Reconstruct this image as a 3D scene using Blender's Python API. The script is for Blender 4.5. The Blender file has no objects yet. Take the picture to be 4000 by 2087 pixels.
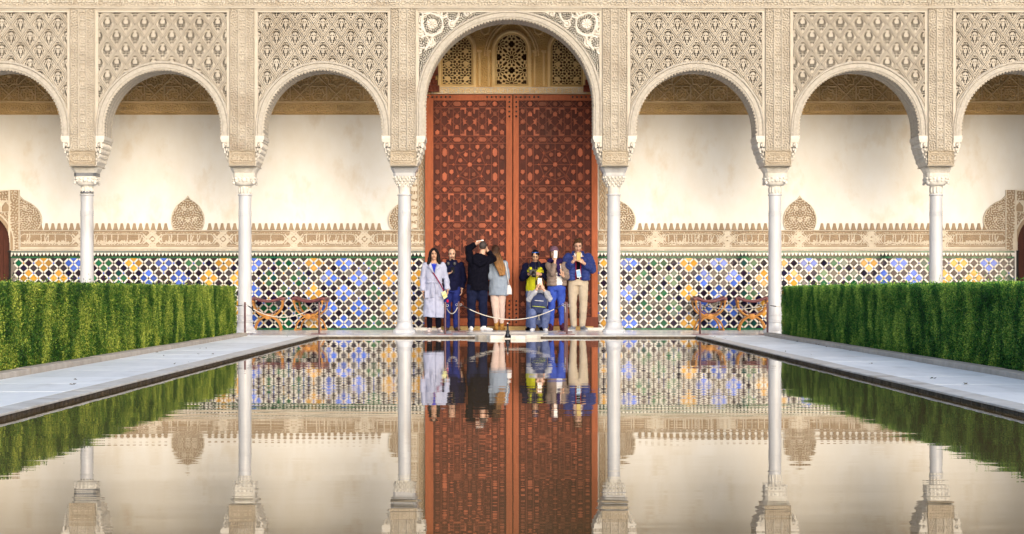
import bpy, bmesh, math, random
import numpy as np
from mathutils import Vector, Matrix

random.seed(7)
rng = np.random.default_rng(11)
SC = bpy.context.scene
COL = SC.collection
R = math.radians

# ---------------------------------------------------------------- camera
F = 7526.0            # focal length in photo pixels (photo 4000 px wide)
VX, VY = 1955.0, 1137.0
CZ = 0.79             # camera height above the paving
cam_data = bpy.data.cameras.new('camera')
cam = bpy.data.objects.new('camera', cam_data)
COL.objects.link(cam)
cam.location = (0, 0, CZ)
cam.rotation_euler = (R(90), 0, 0)
cam_data.sensor_width = 36.0
cam_data.lens = F / 4000.0 * 36.0
cam_data.shift_x = (2000 - VX) / 4000.0
cam_data.shift_y = (VY - 1043.5) / 4000.0
cam_data.clip_end = 2000
SC.camera = cam

# ---------------------------------------------------------------- light
SUN_EL, SUN_AZ = 20.0, 18.0      # elevation; azimuth to the right of straight behind the camera
world = bpy.data.worlds.new('World')
SC.world = world
world.use_nodes = True
wn = world.node_tree
wn.nodes.clear()
sky = wn.nodes.new('ShaderNodeTexSky')
sky.sky_type = 'NISHITA'
sky.sun_disc = False
sky.sun_elevation = R(SUN_EL)
sky.sun_rotation = R(180 - SUN_AZ)
sky.air_density = 1.0
sky.dust_density = 2.5
sky.ozone_density = 1.0
bg = wn.nodes.new('ShaderNodeBackground')
bg.inputs['Strength'].default_value = 0.15
wo = wn.nodes.new('ShaderNodeOutputWorld')
wn.links.new(sky.outputs[0], bg.inputs[0])
wn.links.new(bg.outputs[0], wo.inputs[0])
sd = bpy.data.lights.new('sun', 'SUN')
sd.energy = 1.5
sd.angle = R(52)
sd.color = (1.0, 0.94, 0.85)
sun = bpy.data.objects.new('sun', sd)
COL.objects.link(sun)
sdir = Vector((math.sin(R(SUN_AZ)) * math.cos(R(SUN_EL)), -math.cos(R(SUN_AZ)) * math.cos(R(SUN_EL)), math.sin(R(SUN_EL))))
sun.rotation_euler = sdir.to_track_quat('Z', 'Y').to_euler()
sun.location = (8, -10, 20)
vs = SC.view_settings
vs.view_transform = 'Standard'
vs.look = 'None'
vs.exposure = 0.62
vs.gamma = 1.0
SC.cycles.use_denoising = True
SC.cycles.max_bounces = 10
SC.cycles.diffuse_bounces = 5
SC.cycles.glossy_bounces = 4
SC.cycles.caustics_reflective = False
SC.cycles.caustics_refractive = False

# ---------------------------------------------------------------- helpers
def PX(px, d): return (px - VX) * d / F
def PZ(py, d): return CZ + (VY - py) * d / F

def tag(o, label=None, cat=None, group=None, kind=None):
    if label: o['label'] = label
    if cat: o['category'] = cat
    if group: o['group'] = group
    if kind: o['kind'] = kind
    return o

def link(o, parent=None):
    COL.objects.link(o)
    if parent is not None: o.parent = parent
    return o

def thing(name, label, cat, loc=(0, 0, 0), rz=0, group=None):
    o = bpy.data.objects.new(name, None)
    o.empty_display_size = 0.1
    link(o)
    o.location = loc
    o.rotation_euler = (0, 0, rz)
    return tag(o, label, cat, group)

def ob(name, me, m=None, parent=None, loc=None, rot=None, scale=None, kind=None):
    o = bpy.data.objects.new(name, me)
    if m is not None and len(me.materials) == 0: me.materials.append(m)
    link(o, parent)
    if loc is not None: o.location = loc
    if rot is not None: o.rotation_euler = rot
    if scale is not None: o.scale = scale
    if kind: o['kind'] = kind
    return o

def copy_tree(o, parent=None):
    c = o.copy()
    COL.objects.link(c)
    c.parent = parent
    for ch in list(o.children): copy_tree(ch, c)
    return c

def np_mesh(name, V, Q, smooth=False):
    V = np.asarray(V, dtype=np.float32).reshape(-1, 3)
    Q = np.asarray(Q, dtype=np.int32)
    n = Q.shape[1]
    me = bpy.data.meshes.new(name)
    me.vertices.add(len(V)); me.vertices.foreach_set('co', V.ravel())
    me.loops.add(Q.size); me.loops.foreach_set('vertex_index', Q.ravel())
    me.polygons.add(len(Q))
    me.polygons.foreach_set('loop_start', np.arange(0, Q.size, n, dtype=np.int32))
    me.polygons.foreach_set('use_smooth', np.full(len(Q), smooth))
    me.update(calc_edges=True)
    return me

class MB:
    """collects shapes into one mesh"""
    def __init__(s): s.v = []; s.f = []
    def add(s, vs, fs):
        b = len(s.v); s.v += [tuple(p) for p in vs]; s.f += [tuple(b + i for i in f) for f in fs]; return s
    def box(s, x0, x1, y0, y1, z0, z1):
        return s.add([(x0,y0,z0),(x1,y0,z0),(x1,y1,z0),(x0,y1,z0),(x0,y0,z1),(x1,y0,z1),(x1,y1,z1),(x0,y1,z1)],
                     [(0,3,2,1),(4,5,6,7),(0,1,5,4),(1,2,6,5),(2,3,7,6),(3,0,4,7)])
    def prism(s, poly, y0, y1, c=0.0):
        """poly: list of (x,z) counter-clockwise seen from the front (-Y); y0 front; c chamfer of front edge"""
        n = len(poly)
        if c > 0:
            cx = sum(p[0] for p in poly)/n; cz = sum(p[1] for p in poly)/n
            def ins(p):
                dx, dz = cx-p[0], cz-p[1]; L = math.hypot(dx, dz) or 1
                return (p[0]+dx/L*c*1.3, p[1]+dz/L*c*1.3)
            front = [ins(p) for p in poly]
            vs = [(p[0], y0, p[1]) for p in front] + [(p[0], y0+c, p[1]) for p in poly] + [(p[0], y1, p[1]) for p in poly]
            fs = [tuple(range(n))]
            for k in (0, n):
                for i in range(n):
                    j = (i+1) % n
                    fs.append((k+j, k+i, k+n+i, k+n+j))
            fs.append(tuple(2*n+i for i in reversed(range(n))))
            return s.add(vs, fs)
        vs = [(p[0], y0, p[1]) for p in poly] + [(p[0], y1, p[1]) for p in poly]
        fs = [tuple(range(n)), tuple(n+i for i in reversed(range(n)))]
        for i in range(n):
            j = (i+1) % n
            fs.append((j, i, n+i, n+j))
        return s.add(vs, fs)
    def lathe(s, prof, cx=0, cy=0, n=20, sq=0):
        """prof: list of (r,z) from bottom to top"""
        vs = []; fs = []
        for r, z in prof:
            for k in range(n):
                a = 2*math.pi*k/n
                vs.append((cx + r*math.cos(a), cy + r*math.sin(a), z))
        m = len(prof)
        for i in range(m-1):
            for k in range(n):
                fs.append((i*n+k, i*n+(k+1) % n, (i+1)*n+(k+1) % n, (i+1)*n+k))
        fs.append(tuple(reversed(range(n)))); fs.append(tuple((m-1)*n+k for k in range(n)))
        return s.add(vs, fs)
    def tube(s, pts, rad, n=8, closed=False, asp=1.0, up=None):
        """swept tube through pts; rad number or list; asp flattens along the frame's second axis"""
        pts = [Vector(p) for p in pts]; m = len(pts)
        rad = [rad]*m if isinstance(rad, (int, float)) else list(rad)
        asp = [asp]*m if isinstance(asp, (int, float)) else list(asp)
        tan = []
        for i in range(m):
            a = pts[max(i-1, 0)] if not closed else pts[(i-1) % m]
            b = pts[min(i+1, m-1)] if not closed else pts[(i+1) % m]
            t = (b-a); tan.append(t.normalized() if t.length > 1e-9 else Vector((0,0,1)))
        u = Vector(up) if up else (Vector((1,0,0)) if abs(tan[0].x) < .9 else Vector((0,1,0)))
        vs = []; fs = []
        for i in range(m):
            u = (u - tan[i]*u.dot(tan[i])); u = u.normalized() if u.length > 1e-6 else tan[i].orthogonal().normalized()
            w = tan[i].cross(u)
            for k in range(n):
                a = 2*math.pi*k/n
                vs.append(pts[i] + u*(rad[i]*math.cos(a)) + w*(rad[i]*asp[i]*math.sin(a)))
        e = m if closed else m-1
        for i in range(e):
            j = (i+1) % m
            for k in range(n):
                fs.append((i*n+k, i*n+(k+1) % n, j*n+(k+1) % n, j*n+k))
        if not closed:
            fs.append(tuple(reversed(range(n)))); fs.append(tuple((m-1)*n+k for k in range(n)))
        return s.add(vs, fs)
    def ball(s, c, r, n=12, m=8, rot=None):
        """ellipsoid; r number or (rx,ry,rz)"""
        r = (r, r, r) if isinstance(r, (int, float)) else r
        vs = []; fs = []
        c = Vector(c)
        def P(x, y, z):
            p = Vector((x*r[0], y*r[1], z*r[2]))
            if rot is not None: p = rot @ p
            return c + p
        vs.append(P(0, 0, -1))
        for i in range(1, m):
            t = -math.pi/2 + math.pi*i/m
            for k in range(n):
                a = 2*math.pi*k/n
                vs.append(P(math.cos(t)*math.cos(a), math.cos(t)*math.sin(a), math.sin(t)))
        vs.append(P(0, 0, 1))
        for k in range(n): fs.append((0, 1+(k+1) % n, 1+k))
        for i in range(m-2):
            for k in range(n):
                fs.append((1+i*n+k, 1+i*n+(k+1) % n, 1+(i+1)*n+(k+1) % n, 1+(i+1)*n+k))
        b = 1+(m-2)*n; t = len(vs)-1
        for k in range(n): fs.append((b+k, b+(k+1) % n, t))
        return s.add(vs, fs)
    def mesh(s, name, smooth=False):
        me = bpy.data.meshes.new(name)
        me.from_pydata(s.v, [], s.f)
        if smooth: me.polygons.foreach_set('use_smooth', [True]*len(me.polygons))
        me.update()
        return me
    def build(s, name, m, parent=None, smooth=False, kind=None, loc=None):
        return ob(name, s.mesh(name, smooth), m, parent, loc=loc, kind=kind)

def smooth_by_angle(o, deg=40):
    me = o.data
    bm = bmesh.new(); bm.from_mesh(me)
    for e in bm.edges:
        if len(e.link_faces) == 2 and e.calc_face_angle(0) > R(deg): e.smooth = False
    for f in bm.faces: f.smooth = True
    bm.to_mesh(me); bm.free()
    return o

def relief(name, W, H, h, mask=None, back=0.04, x0=0.0, z0=0.0, smooth=False):
    """carved slab: height field h on a (ny+1, nx+1) grid over W x H metres, facing -Y; mask (ny,nx) False = pierced"""
    ny, nx = h.shape[0]-1, h.shape[1]-1
    xs = np.linspace(0, W, nx+1)+x0; zs = np.linspace(0, H, ny+1)+z0
    if mask is None: mask = np.ones((ny, nx), bool)
    gx, gz = np.meshgrid(xs, zs)
    V = np.stack([gx, -h, gz], -1).reshape(-1, 3)
    idx = np.arange((ny+1)*(nx+1)).reshape(ny+1, nx+1)
    a, b, c, d = idx[:-1, :-1], idx[:-1, 1:], idx[1:, 1:], idx[1:, :-1]
    Q = np.stack([a[mask], b[mask], c[mask], d[mask]], -1)
    # skirts
    N = len(V)
    VB = V.copy(); VB[:, 1] = back
    pm = np.pad(mask, 1)
    S = []
    cen = pm[1:-1, 1:-1]
    e = cen & ~pm[:-2, 1:-1]; S.append(np.stack([b[e], a[e], a[e]+N, b[e]+N], -1))
    e = cen & ~pm[2:, 1:-1]; S.append(np.stack([d[e], c[e], c[e]+N, d[e]+N], -1))
    e = cen & ~pm[1:-1, :-2]; S.append(np.stack([a[e], d[e], d[e]+N, a[e]+N], -1))
    e = cen & ~pm[1:-1, 2:]; S.append(np.stack([c[e], b[e], b[e]+N, c[e]+N], -1))
    Q = np.concatenate([Q]+S)
    V = np.concatenate([V, VB])
    u, inv = np.unique(Q.ravel(), return_inverse=True)
    return np_mesh(name, V[u], inv.reshape(-1, 4), smooth)

def sstep(a, b, x):
    t = np.clip((x-a)/(b-a), 0, 1); return t*t*(3-2*t)

def maze(ny, nx, wl, seed, mirror=True, sharp=.35):
    """vine-like carved filling: ring-filtered noise, mirrored left-right; values 0..1"""
    g = np.random.default_rng(seed)
    w = nx if not mirror else (nx+1)//2
    n = g.standard_normal((ny, w))
    if mirror: n = np.concatenate([n, n[:, ::-1]], 1)[:, :nx] if nx % 2 == 0 else np.concatenate([n, n[:, ::-1][:, 1:]], 1)[:, :nx]
    fy = np.fft.fftfreq(ny)[:, None]; fx = np.fft.fftfreq(n.shape[1])[None, :]
    f = np.sqrt(fx*fx+fy*fy)
    filt = np.exp(-((f-1/wl)/(0.22/wl))**2)
    r = np.real(np.fft.ifft2(np.fft.fft2(n)*filt))
    r /= r.std()+1e-9
    return sstep(-sharp, sharp, r)

def seg_d(x, z, p, q):
    px, pz = p; qx, qz = q
    vx, vz = qx-px, qz-pz
    L = vx*vx+vz*vz+1e-12
    t = np.clip(((x-px)*vx+(z-pz)*vz)/L, 0, 1)
    return np.hypot(x-px-t*vx, z-pz-t*vz)

def line_d(x, z, pts):
    d = np.full(x.shape, 9.0)
    for p, q in zip(pts[:-1], pts[1:]): d = np.minimum(d, seg_d(x, z, p, q))
    return d

def grid(W, H, cell):
    nx = max(2, int(round(W/cell))); ny = max(2, int(round(H/cell)))
    return np.meshgrid(np.linspace(0, W, nx+1), np.linspace(0, H, ny+1))

def cellmask(vmask):
    return vmask[:-1, :-1] & vmask[1:, 1:] & vmask[:-1, 1:] & vmask[1:, :-1]

# ---------------------------------------------------------------- materials
def lin(r, g, b):
    f = lambda c: (c/255/12.92) if c/255 <= .04045 else ((c/255+.055)/1.055)**2.4
    return (f(r), f(g), f(b), 1)

def mat(name, c1, c2=None, rough=.7, scale=6.0, stretch=(1, 1, 1), bump=0.0, bscale=60.0, spec=.5, lo=.35, hi=.65,
        rnd=0.0, metal=0.0, c3=None, c3scale=2.0, c3lo=.55, c3hi=.75, coat=0.0, island=0.0, space='Object'):
    m = bpy.data.materials.new(name); m.use_nodes = True
    nt = m.node_tree; N = nt.nodes; L = nt.links
    b = N['Principled BSDF']
    b.inputs['Roughness'].default_value = rough
    b.inputs['Specular IOR Level'].default_value = spec
    b.inputs['Metallic'].default_value = metal
    if coat: b.inputs['Coat Weight'].default_value = coat; b.inputs['Coat Roughness'].default_value = .05
    c1 = tuple(c1[:3])+(1,)
    if space == 'World':
        tc = N.new('ShaderNodeNewGeometry'); vec = tc.outputs['Position']
    else:
        tc = N.new('ShaderNodeTexCoord'); vec = tc.outputs['Object']
    mp = N.new('ShaderNodeMapping'); mp.inputs['Scale'].default_value = stretch
    L.new(vec, mp.inputs['Vector'])
    out = None
    def noise(sc, det=5):
        n = N.new('ShaderNodeTexNoise'); n.inputs['Scale'].default_value = sc; n.inputs['Detail'].default_value = det
        n.inputs['Roughness'].default_value = .6
        L.new(mp.outputs[0], n.inputs['Vector']); return n
    def ramp(src, a, z):
        r = N.new('ShaderNodeMapRange'); r.inputs['From Min'].default_value = a; r.inputs['From Max'].default_value = z
        L.new(src, r.inputs['Value']); return r.outputs[0]
    def mix(fac, A, B, mode='MIX'):
        x = N.new('ShaderNodeMix'); x.data_type = 'RGBA'; x.blend_type = mode
        if isinstance(fac, float): x.inputs[0].default_value = fac
        else: L.new(fac, x.inputs[0])
        for s, v in ((6, A), (7, B)):
            if isinstance(v, tuple): x.inputs[s].default_value = v
            else: L.new(v, x.inputs[s])
        return x.outputs[2]
    col = c1
    if c2 is not None:
        c2 = tuple(c2[:3])+(1,)
        col = mix(ramp(noise(scale).outputs[0], lo, hi), c1, c2)
    if c3 is not None:
        c3 = tuple(c3[:3])+(1,)
        col = mix(ramp(noise(c3scale, 7).outputs[0], c3lo, c3hi), col, c3)
    if rnd or island:
        if rnd:
            oi = N.new('ShaderNodeObjectInfo'); src = oi.outputs['Random']; amt = rnd
        else:
            oi = N.new('ShaderNodeNewGeometry'); src = oi.outputs['Random Per Island']; amt = island
        mr = N.new('ShaderNodeMapRange'); mr.inputs['To Min'].default_value = 1-amt; mr.inputs['To Max'].default_value = 1+amt
        L.new(src, mr.inputs['Value'])
        cb = N.new('ShaderNodeCombineColor')
        for i in range(3): L.new(mr.outputs[0], cb.inputs[i])
        col = mix(1.0, col, cb.outputs[0], 'MULTIPLY')
    if isinstance(col, tuple): b.inputs['Base Color'].default_value = col
    else: L.new(col, b.inputs['Base Color'])
    if bump:
        bn = noise(bscale, 4)
        bp = N.new('ShaderNodeBump'); bp.inputs['Strength'].default_value = bump; bp.inputs['Distance'].default_value = .01
        L.new(bn.outputs[0], bp.inputs['Height']); L.new(bp.outputs[0], b.inputs['Normal'])
    return m

M = {}
M['stucco'] = mat('stucco', (.50,.455,.39), (.42,.375,.315), .9, 3, bump=.25, bscale=120, c3=(.33,.275,.215), c3scale=1.3, c3lo=.52, c3hi=.8, space='World')
M['stucco_plain'] = mat('stucco_plain', (.56,.515,.45), (.49,.445,.38), .9, 4, bump=.2, bscale=90, space='World')
M['stucco_white'] = mat('stucco_white', (.70,.67,.62), (.61,.57,.51), .9, 6, bump=.15, bscale=90, space='World')
M['ochre'] = mat('ochre_stucco', (.70,.52,.28), (.60,.43,.21), .9, 3, bump=.25, bscale=120, c3=(.36,.235,.12), c3scale=1.1, c3lo=.55, c3hi=.8, space='World')
M['frieze_bg'] = mat('frieze_ground', (.37,.28,.19), (.30,.22,.145), .9, 5, bump=.2, bscale=120, space='World')
M['frieze_lt'] = mat('frieze_relief', (.66,.595,.50), (.58,.51,.41), .9, 5, bump=.2, bscale=120, space='World')
M['plaster'] = mat('plaster', (.82,.815,.80), (.785,.76,.715), .92, 2.4, stretch=(1,1,.6), bump=.2, bscale=14, c3=(.64,.54,.41), c3scale=2.0, c3lo=.55, c3hi=.86, space='World')
M['marble'] = mat('marble', (.56,.57,.60), (.47,.48,.51), .32, 4, stretch=(1,1,.35), c3=(.33,.30,.28), c3scale=3.2, c3lo=.52, c3hi=.85, space='World')
M['marble_cap'] = mat('marble_capital', (.72,.70,.66), (.60,.57,.52), .6, 9, bump=.3, bscale=60, space='World')
M['lead'] = mat('lead_band', (.20,.21,.24), (.14,.15,.17), .45, 8, metal=.6)
M['walk'] = mat('walk_marble', (.88,.915,.96), (.80,.84,.89), .5, 2.2, stretch=(2.5,.6,1), rnd=.09, c3=(.62,.63,.64), c3scale=1.4, c3lo=.55, c3hi=.85, spec=.3, space='World')  # blue of the reflected sky put into the marble colour
M['paving'] = mat('marble_paving', (.74,.78,.84), (.64,.68,.74), .16, 2.2, stretch=(2.5,.6,1), rnd=.09, c3=(.55,.55,.55), c3scale=1.4, c3lo=.55, c3hi=.85, space='World')  # reflected sky blue painted into the floor marble too
M['rim'] = mat('rim_marble', (.66,.66,.66), (.52,.51,.50), .4, 5, c3=(.34,.29,.24), c3scale=3, c3lo=.5, c3hi=.75, rnd=.06, bump=.3, bscale=40, space='World')
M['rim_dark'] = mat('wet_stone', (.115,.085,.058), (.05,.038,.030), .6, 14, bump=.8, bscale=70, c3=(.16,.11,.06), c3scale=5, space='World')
M['curb'] = mat('curb_stone', (.48,.43,.38), (.38,.33,.28), .8, 6, rnd=.08, bump=.4, bscale=50, space='World')
M['ground'] = mat('ground', (.30,.25,.19), (.22,.18,.14), .95, 2, bump=.3, bscale=20, space='World')
M['soil'] = mat('soil', (.06,.045,.03), (.035,.026,.018), .95, 9, bump=.6, bscale=40)
M['wood'] = mat('ceiling_wood', (.15,.075,.035), (.09,.045,.022), .7, 5, stretch=(.3,3,1))
M['lit_gold_sill'] = mat('sill', (.50,.33,.12), (.40,.25,.08), .6, 7)  # golden light on the sill put into its colour
# ================================================================ the setting: ground, pool, paving
DF, DB, DC = 36.3, 37.1, 36.7      # arcade front face, back face, column axis
DW = 39.2                          # gallery wall face
WATER = -0.042
PXL, PXR, PYN, PYF = -3.21, 3.455, 1.5, 34.05   # pool

MB().add([(-400,-400,-.22),(400,-400,-.22),(400,400,-.22),(-400,400,-.22)], [(0,1,2,3)]).build('ground', M['ground'], kind='structure')

def water_mat():
    m = bpy.data.materials.new('pool_water'); m.use_nodes = True
    nt = m.node_tree; N = nt.nodes; L = nt.links
    b = N['Principled BSDF']
    b.inputs['Base Color'].default_value = (.135,.092,.040,1)
    b.inputs['Roughness'].default_value = .012
    b.inputs['IOR'].default_value = 1.65
    b.inputs['Specular IOR Level'].default_value = .5
    tc = N.new('ShaderNodeNewGeometry')
    def nz(sc, stretch, det):
        mp = N.new('ShaderNodeMapping'); mp.inputs['Scale'].default_value = stretch
        L.new(tc.outputs['Position'], mp.inputs['Vector'])
        n = N.new('ShaderNodeTexNoise'); n.inputs['Scale'].default_value = sc; n.inputs['Detail'].default_value = det
        n.inputs['Roughness'].default_value = .5
        L.new(mp.outputs[0], n.inputs['Vector']); return n.outputs[0]
    a = nz(1.0, (1.1, 5.0, 1), 2.0)       # fine cross ripples
    c = nz(1.0, (.35, 1.1, 1), 1.0)      # slow swell
    k = N.new('ShaderNodeMath'); k.operation = 'MULTIPLY'; k.inputs[1].default_value = .29
    L.new(a, k.inputs[0])
    s = N.new('ShaderNodeMath'); s.operation = 'ADD'
    L.new(k.outputs[0], s.inputs[0]); L.new(c, s.inputs[1])
    bp = N.new('ShaderNodeBump'); bp.inputs['Strength'].default_value = 1.0; bp.inputs['Distance'].default_value = .0017
    L.new(s.outputs[0], bp.inputs['Height']); L.new(bp.outputs[0], b.inputs['Normal'])
    return m
M['water'] = water_mat()
MB().add([(PXL-.05,PYN,WATER),(PXR+.05,PYN,WATER),(PXR+.05,PYF+.05,WATER),(PXL-.05,PYF+.05,WATER)], [(0,1,2,3)]).build('pool_water', M['water'], kind='structure')

def slab_mesh(name, w, l, t=.05, c=.004):
    x, y = w/2, l/2
    b = MB()
    b.add([(-x,-y,-t),(x,-y,-t),(x,y,-t),(-x,y,-t),(-x,-y,-c),(x,-y,-c),(x,y,-c),(-x,y,-c),(-x+c,-y+c,0),(x-c,-y+c,0),(x-c,y-c,0),(-x+c,y-c,0)],
          [(0,3,2,1),(0,1,5,4),(1,2,6,5),(2,3,7,6),(3,0,4,7),(4,5,9,8),(5,6,10,9),(6,7,11,10),(7,4,8,11),(8,9,10,11)])
    return b.mesh(name)

def rough_bar(name, x0, x1, y0, y1, z0, z1, step, amp, axis, m, parent=None):
    """dark eroded pool lining: a bar whose face is uneven; axis the long one"""
    n = int(abs((y1-y0) if axis == 'y' else (x1-x0))/step)
    g = np.random.default_rng(5)
    b = MB(); rows = []
    for i in range(n+1):
        t = i/n
        j = [g.uniform(-amp, amp) for _ in range(3)]
        if axis == 'y':
            y = y0+(y1-y0)*t; s = 1 if x1 > x0 else -1      # face at x1
            rows.append([(x0,y,z1+.0),(x1+s*j[0]*.5,y,z1+g.uniform(-amp,amp)*.25),(x1+s*j[1],y,(z0+z1)/2),(x1+s*j[2],y,z0),(x0,y,z0)])
        else:
            x = x0+(x1-x0)*t; s = 1 if y1 > y0 else -1
            rows.append([(x,y0,z1),(x,y1+s*j[0]*.5,z1+g.uniform(-amp,amp)*.25),(x,y1+s*j[1],(z0+z1)/2),(x,y1+s*j[2],z0),(x,y0,z0)])
    vs = [p for r in rows for p in r]; fs = []
    for i in range(n):
        for k in range(4): fs.append((i*5+k, i*5+k+1, (i+1)*5+k+1, (i+1)*5+k))
    b.add(vs, fs)
    return b.build(name, m, parent)

def walkway(side):
    # side -1 left, +1 right
    xr = PXL if side < 0 else PXR            # rim inner line
    xc = -4.46 if side < 0 else 4.65         # curb line
    x_rim = xr + side*.20
    w = abs(xc-x_rim)-.006
    base = MB().box(min(xr+side*.08, xc+side*.25), max(xr+side*.08, xc+side*.25), PYN-4, PYF+.18, -.2, -.045)
    o = base.build('walkway', M['rim'], kind='structure')
    y = PYN-3.9; g = random.Random(3+side)
    cache = {}
    while y < PYF+.1:
        l = g.choice([1.1, 1.3, 1.5]); l = min(l, PYF+.17-y)
        if l < .3: break
        key = round(l, 3)
        if key not in cache: cache[key] = slab_mesh('paving_slab', w, l-.008)
        ob('paving_slab', cache[key], M['walk'], o, loc=((xc+x_rim)/2, y+l/2, g.uniform(-.0012,.0012)))
        y += l
    y = PYN-3.9; cache = {}
    while y < PYF-.02:
        l = g.choice([1.6, 1.9, 2.2]); l = min(l, PYF-y)
        key = round(l, 3)
        if key not in cache: cache[key] = slab_mesh('rim_stone', .205, l-.006, t=.016)
        ob('rim_stone', cache[key], M['rim'], o, loc=((xr+x_rim)/2, y+l/2, .001+g.uniform(-.001,.001)))
        y += l
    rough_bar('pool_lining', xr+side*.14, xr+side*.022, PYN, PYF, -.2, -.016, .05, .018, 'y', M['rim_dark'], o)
    y = PYN-3.9; cache = {}
    while y < 33.9:
        l = g.choice([1.2, 1.5, 1.8]); l = min(l, 34.0-y)
        if l < .2: break
        key = round(l, 3)
        if key not in cache: cache[key] = slab_mesh('curb_stone', .15, l-.006, t=.14, c=.012)
        ob('curb_stone', cache[key], M['curb'], o, loc=(xc+side*.08, y+l/2, .055+g.uniform(-.003,.003)))
        y += l
    # planting bed behind the curb
    MB().box(min(xc+side*.16, xc+side*3.0), max(xc+side*.16, xc+side*3.0), PYN-3.9, 34.0, -.2, .03).build('planting_bed', M['soil'], kind='structure')
    return o
walkway(-1); walkway(1)

# gallery floor with its slabs
gf = MB().box(-12.4, 12.8, PYF+.07, DW+.1, -.2, -.045).build('gallery_floor', M['rim'], kind='structure')
g = random.Random(9)
rows = [(PYF+.185, 1.15), (PYF+1.345, .95), (PYF+2.305, .90), (PYF+3.215, .98), (PYF+4.205, .93)]
cache = {}
for r, (y, l) in enumerate(rows):
    x = -12.35 + (.6 if r % 2 else 0)
    while x < 12.7:
        w = [1.25, 1.4, 1.1][int(abs(x)*7) % 3]; w = min(w, 12.75-x)
        if w < .2: break
        k = (round(w, 3), l)
        if k not in cache: cache[k] = slab_mesh('floor_slab', w-.006, l-.006)
        ob('floor_slab', cache[k], M['paving'], gf, loc=(x+w/2, y+l/2, g.uniform(-.001,.001)))
        x += w
# far rim of the pool
x = PXL-.2; cache = {}
while x < PXR+.2:
    w = min(1.35, PXR+.2-x)
    if w < .1: break
    k = round(w, 3)
    if k not in cache: cache[k] = slab_mesh('rim_stone', w-.006, .18, t=.016)
    ob('rim_stone', cache[k], M['rim'], gf, loc=(x+w/2, PYF+.09, .001))
    x += w
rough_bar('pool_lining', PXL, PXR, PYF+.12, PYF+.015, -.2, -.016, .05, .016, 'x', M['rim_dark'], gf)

# ================================================================ hedges
def hedge_mat(name, dark, mid, light):  # ramp paints sunlit yellow streaks and shaded gaps into the leaf colour
    m = bpy.data.materials.new(name); m.use_nodes = True
    nt = m.node_tree; N = nt.nodes; L = nt.links
    b = N['Principled BSDF']; b.inputs['Roughness'].default_value = .45
    b.inputs['Specular IOR Level'].default_value = .2
    ge = N.new('ShaderNodeNewGeometry')
    mp = N.new('ShaderNodeMapping'); mp.inputs['Scale'].default_value = (1.2, 1.2, .8)
    L.new(ge.outputs['Position'], mp.inputs['Vector'])
    n = N.new('ShaderNodeTexNoise'); n.inputs['Scale'].default_value = 2.6; n.inputs['Detail'].default_value = 4
    L.new(mp.outputs[0], n.inputs['Vector'])
    mr = N.new('ShaderNodeMapRange'); mr.inputs['From Min'].default_value = .36; mr.inputs['From Max'].default_value = .66
    L.new(n.outputs[0], mr.inputs['Value'])
    ad = N.new('ShaderNodeMath'); ad.operation = 'MULTIPLY_ADD'; ad.inputs[1].default_value = .6
    L.new(ge.outputs['Random Per Island'], ad.inputs[0])
    h = N.new('ShaderNodeMath'); h.operation = 'MULTIPLY'; h.inputs[1].default_value = .55
    L.new(mr.outputs[0], h.inputs[0]); L.new(h.outputs[0], ad.inputs[2])
    cr = N.new('ShaderNodeValToRGB')
    e = cr.color_ramp.elements
    e[0].position = .2; e[0].color = dark+(1,)
    e[1].position = 1.0; e[1].color = light+(1,)
    k = e.new(.55); k.color = mid+(1,)
    L.new(ad.outputs[0], cr.inputs[0]); L.new(cr.outputs[0], b.inputs['Base Color'])
    b.inputs['Transmission Weight'].default_value = 0
    return m

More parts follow.
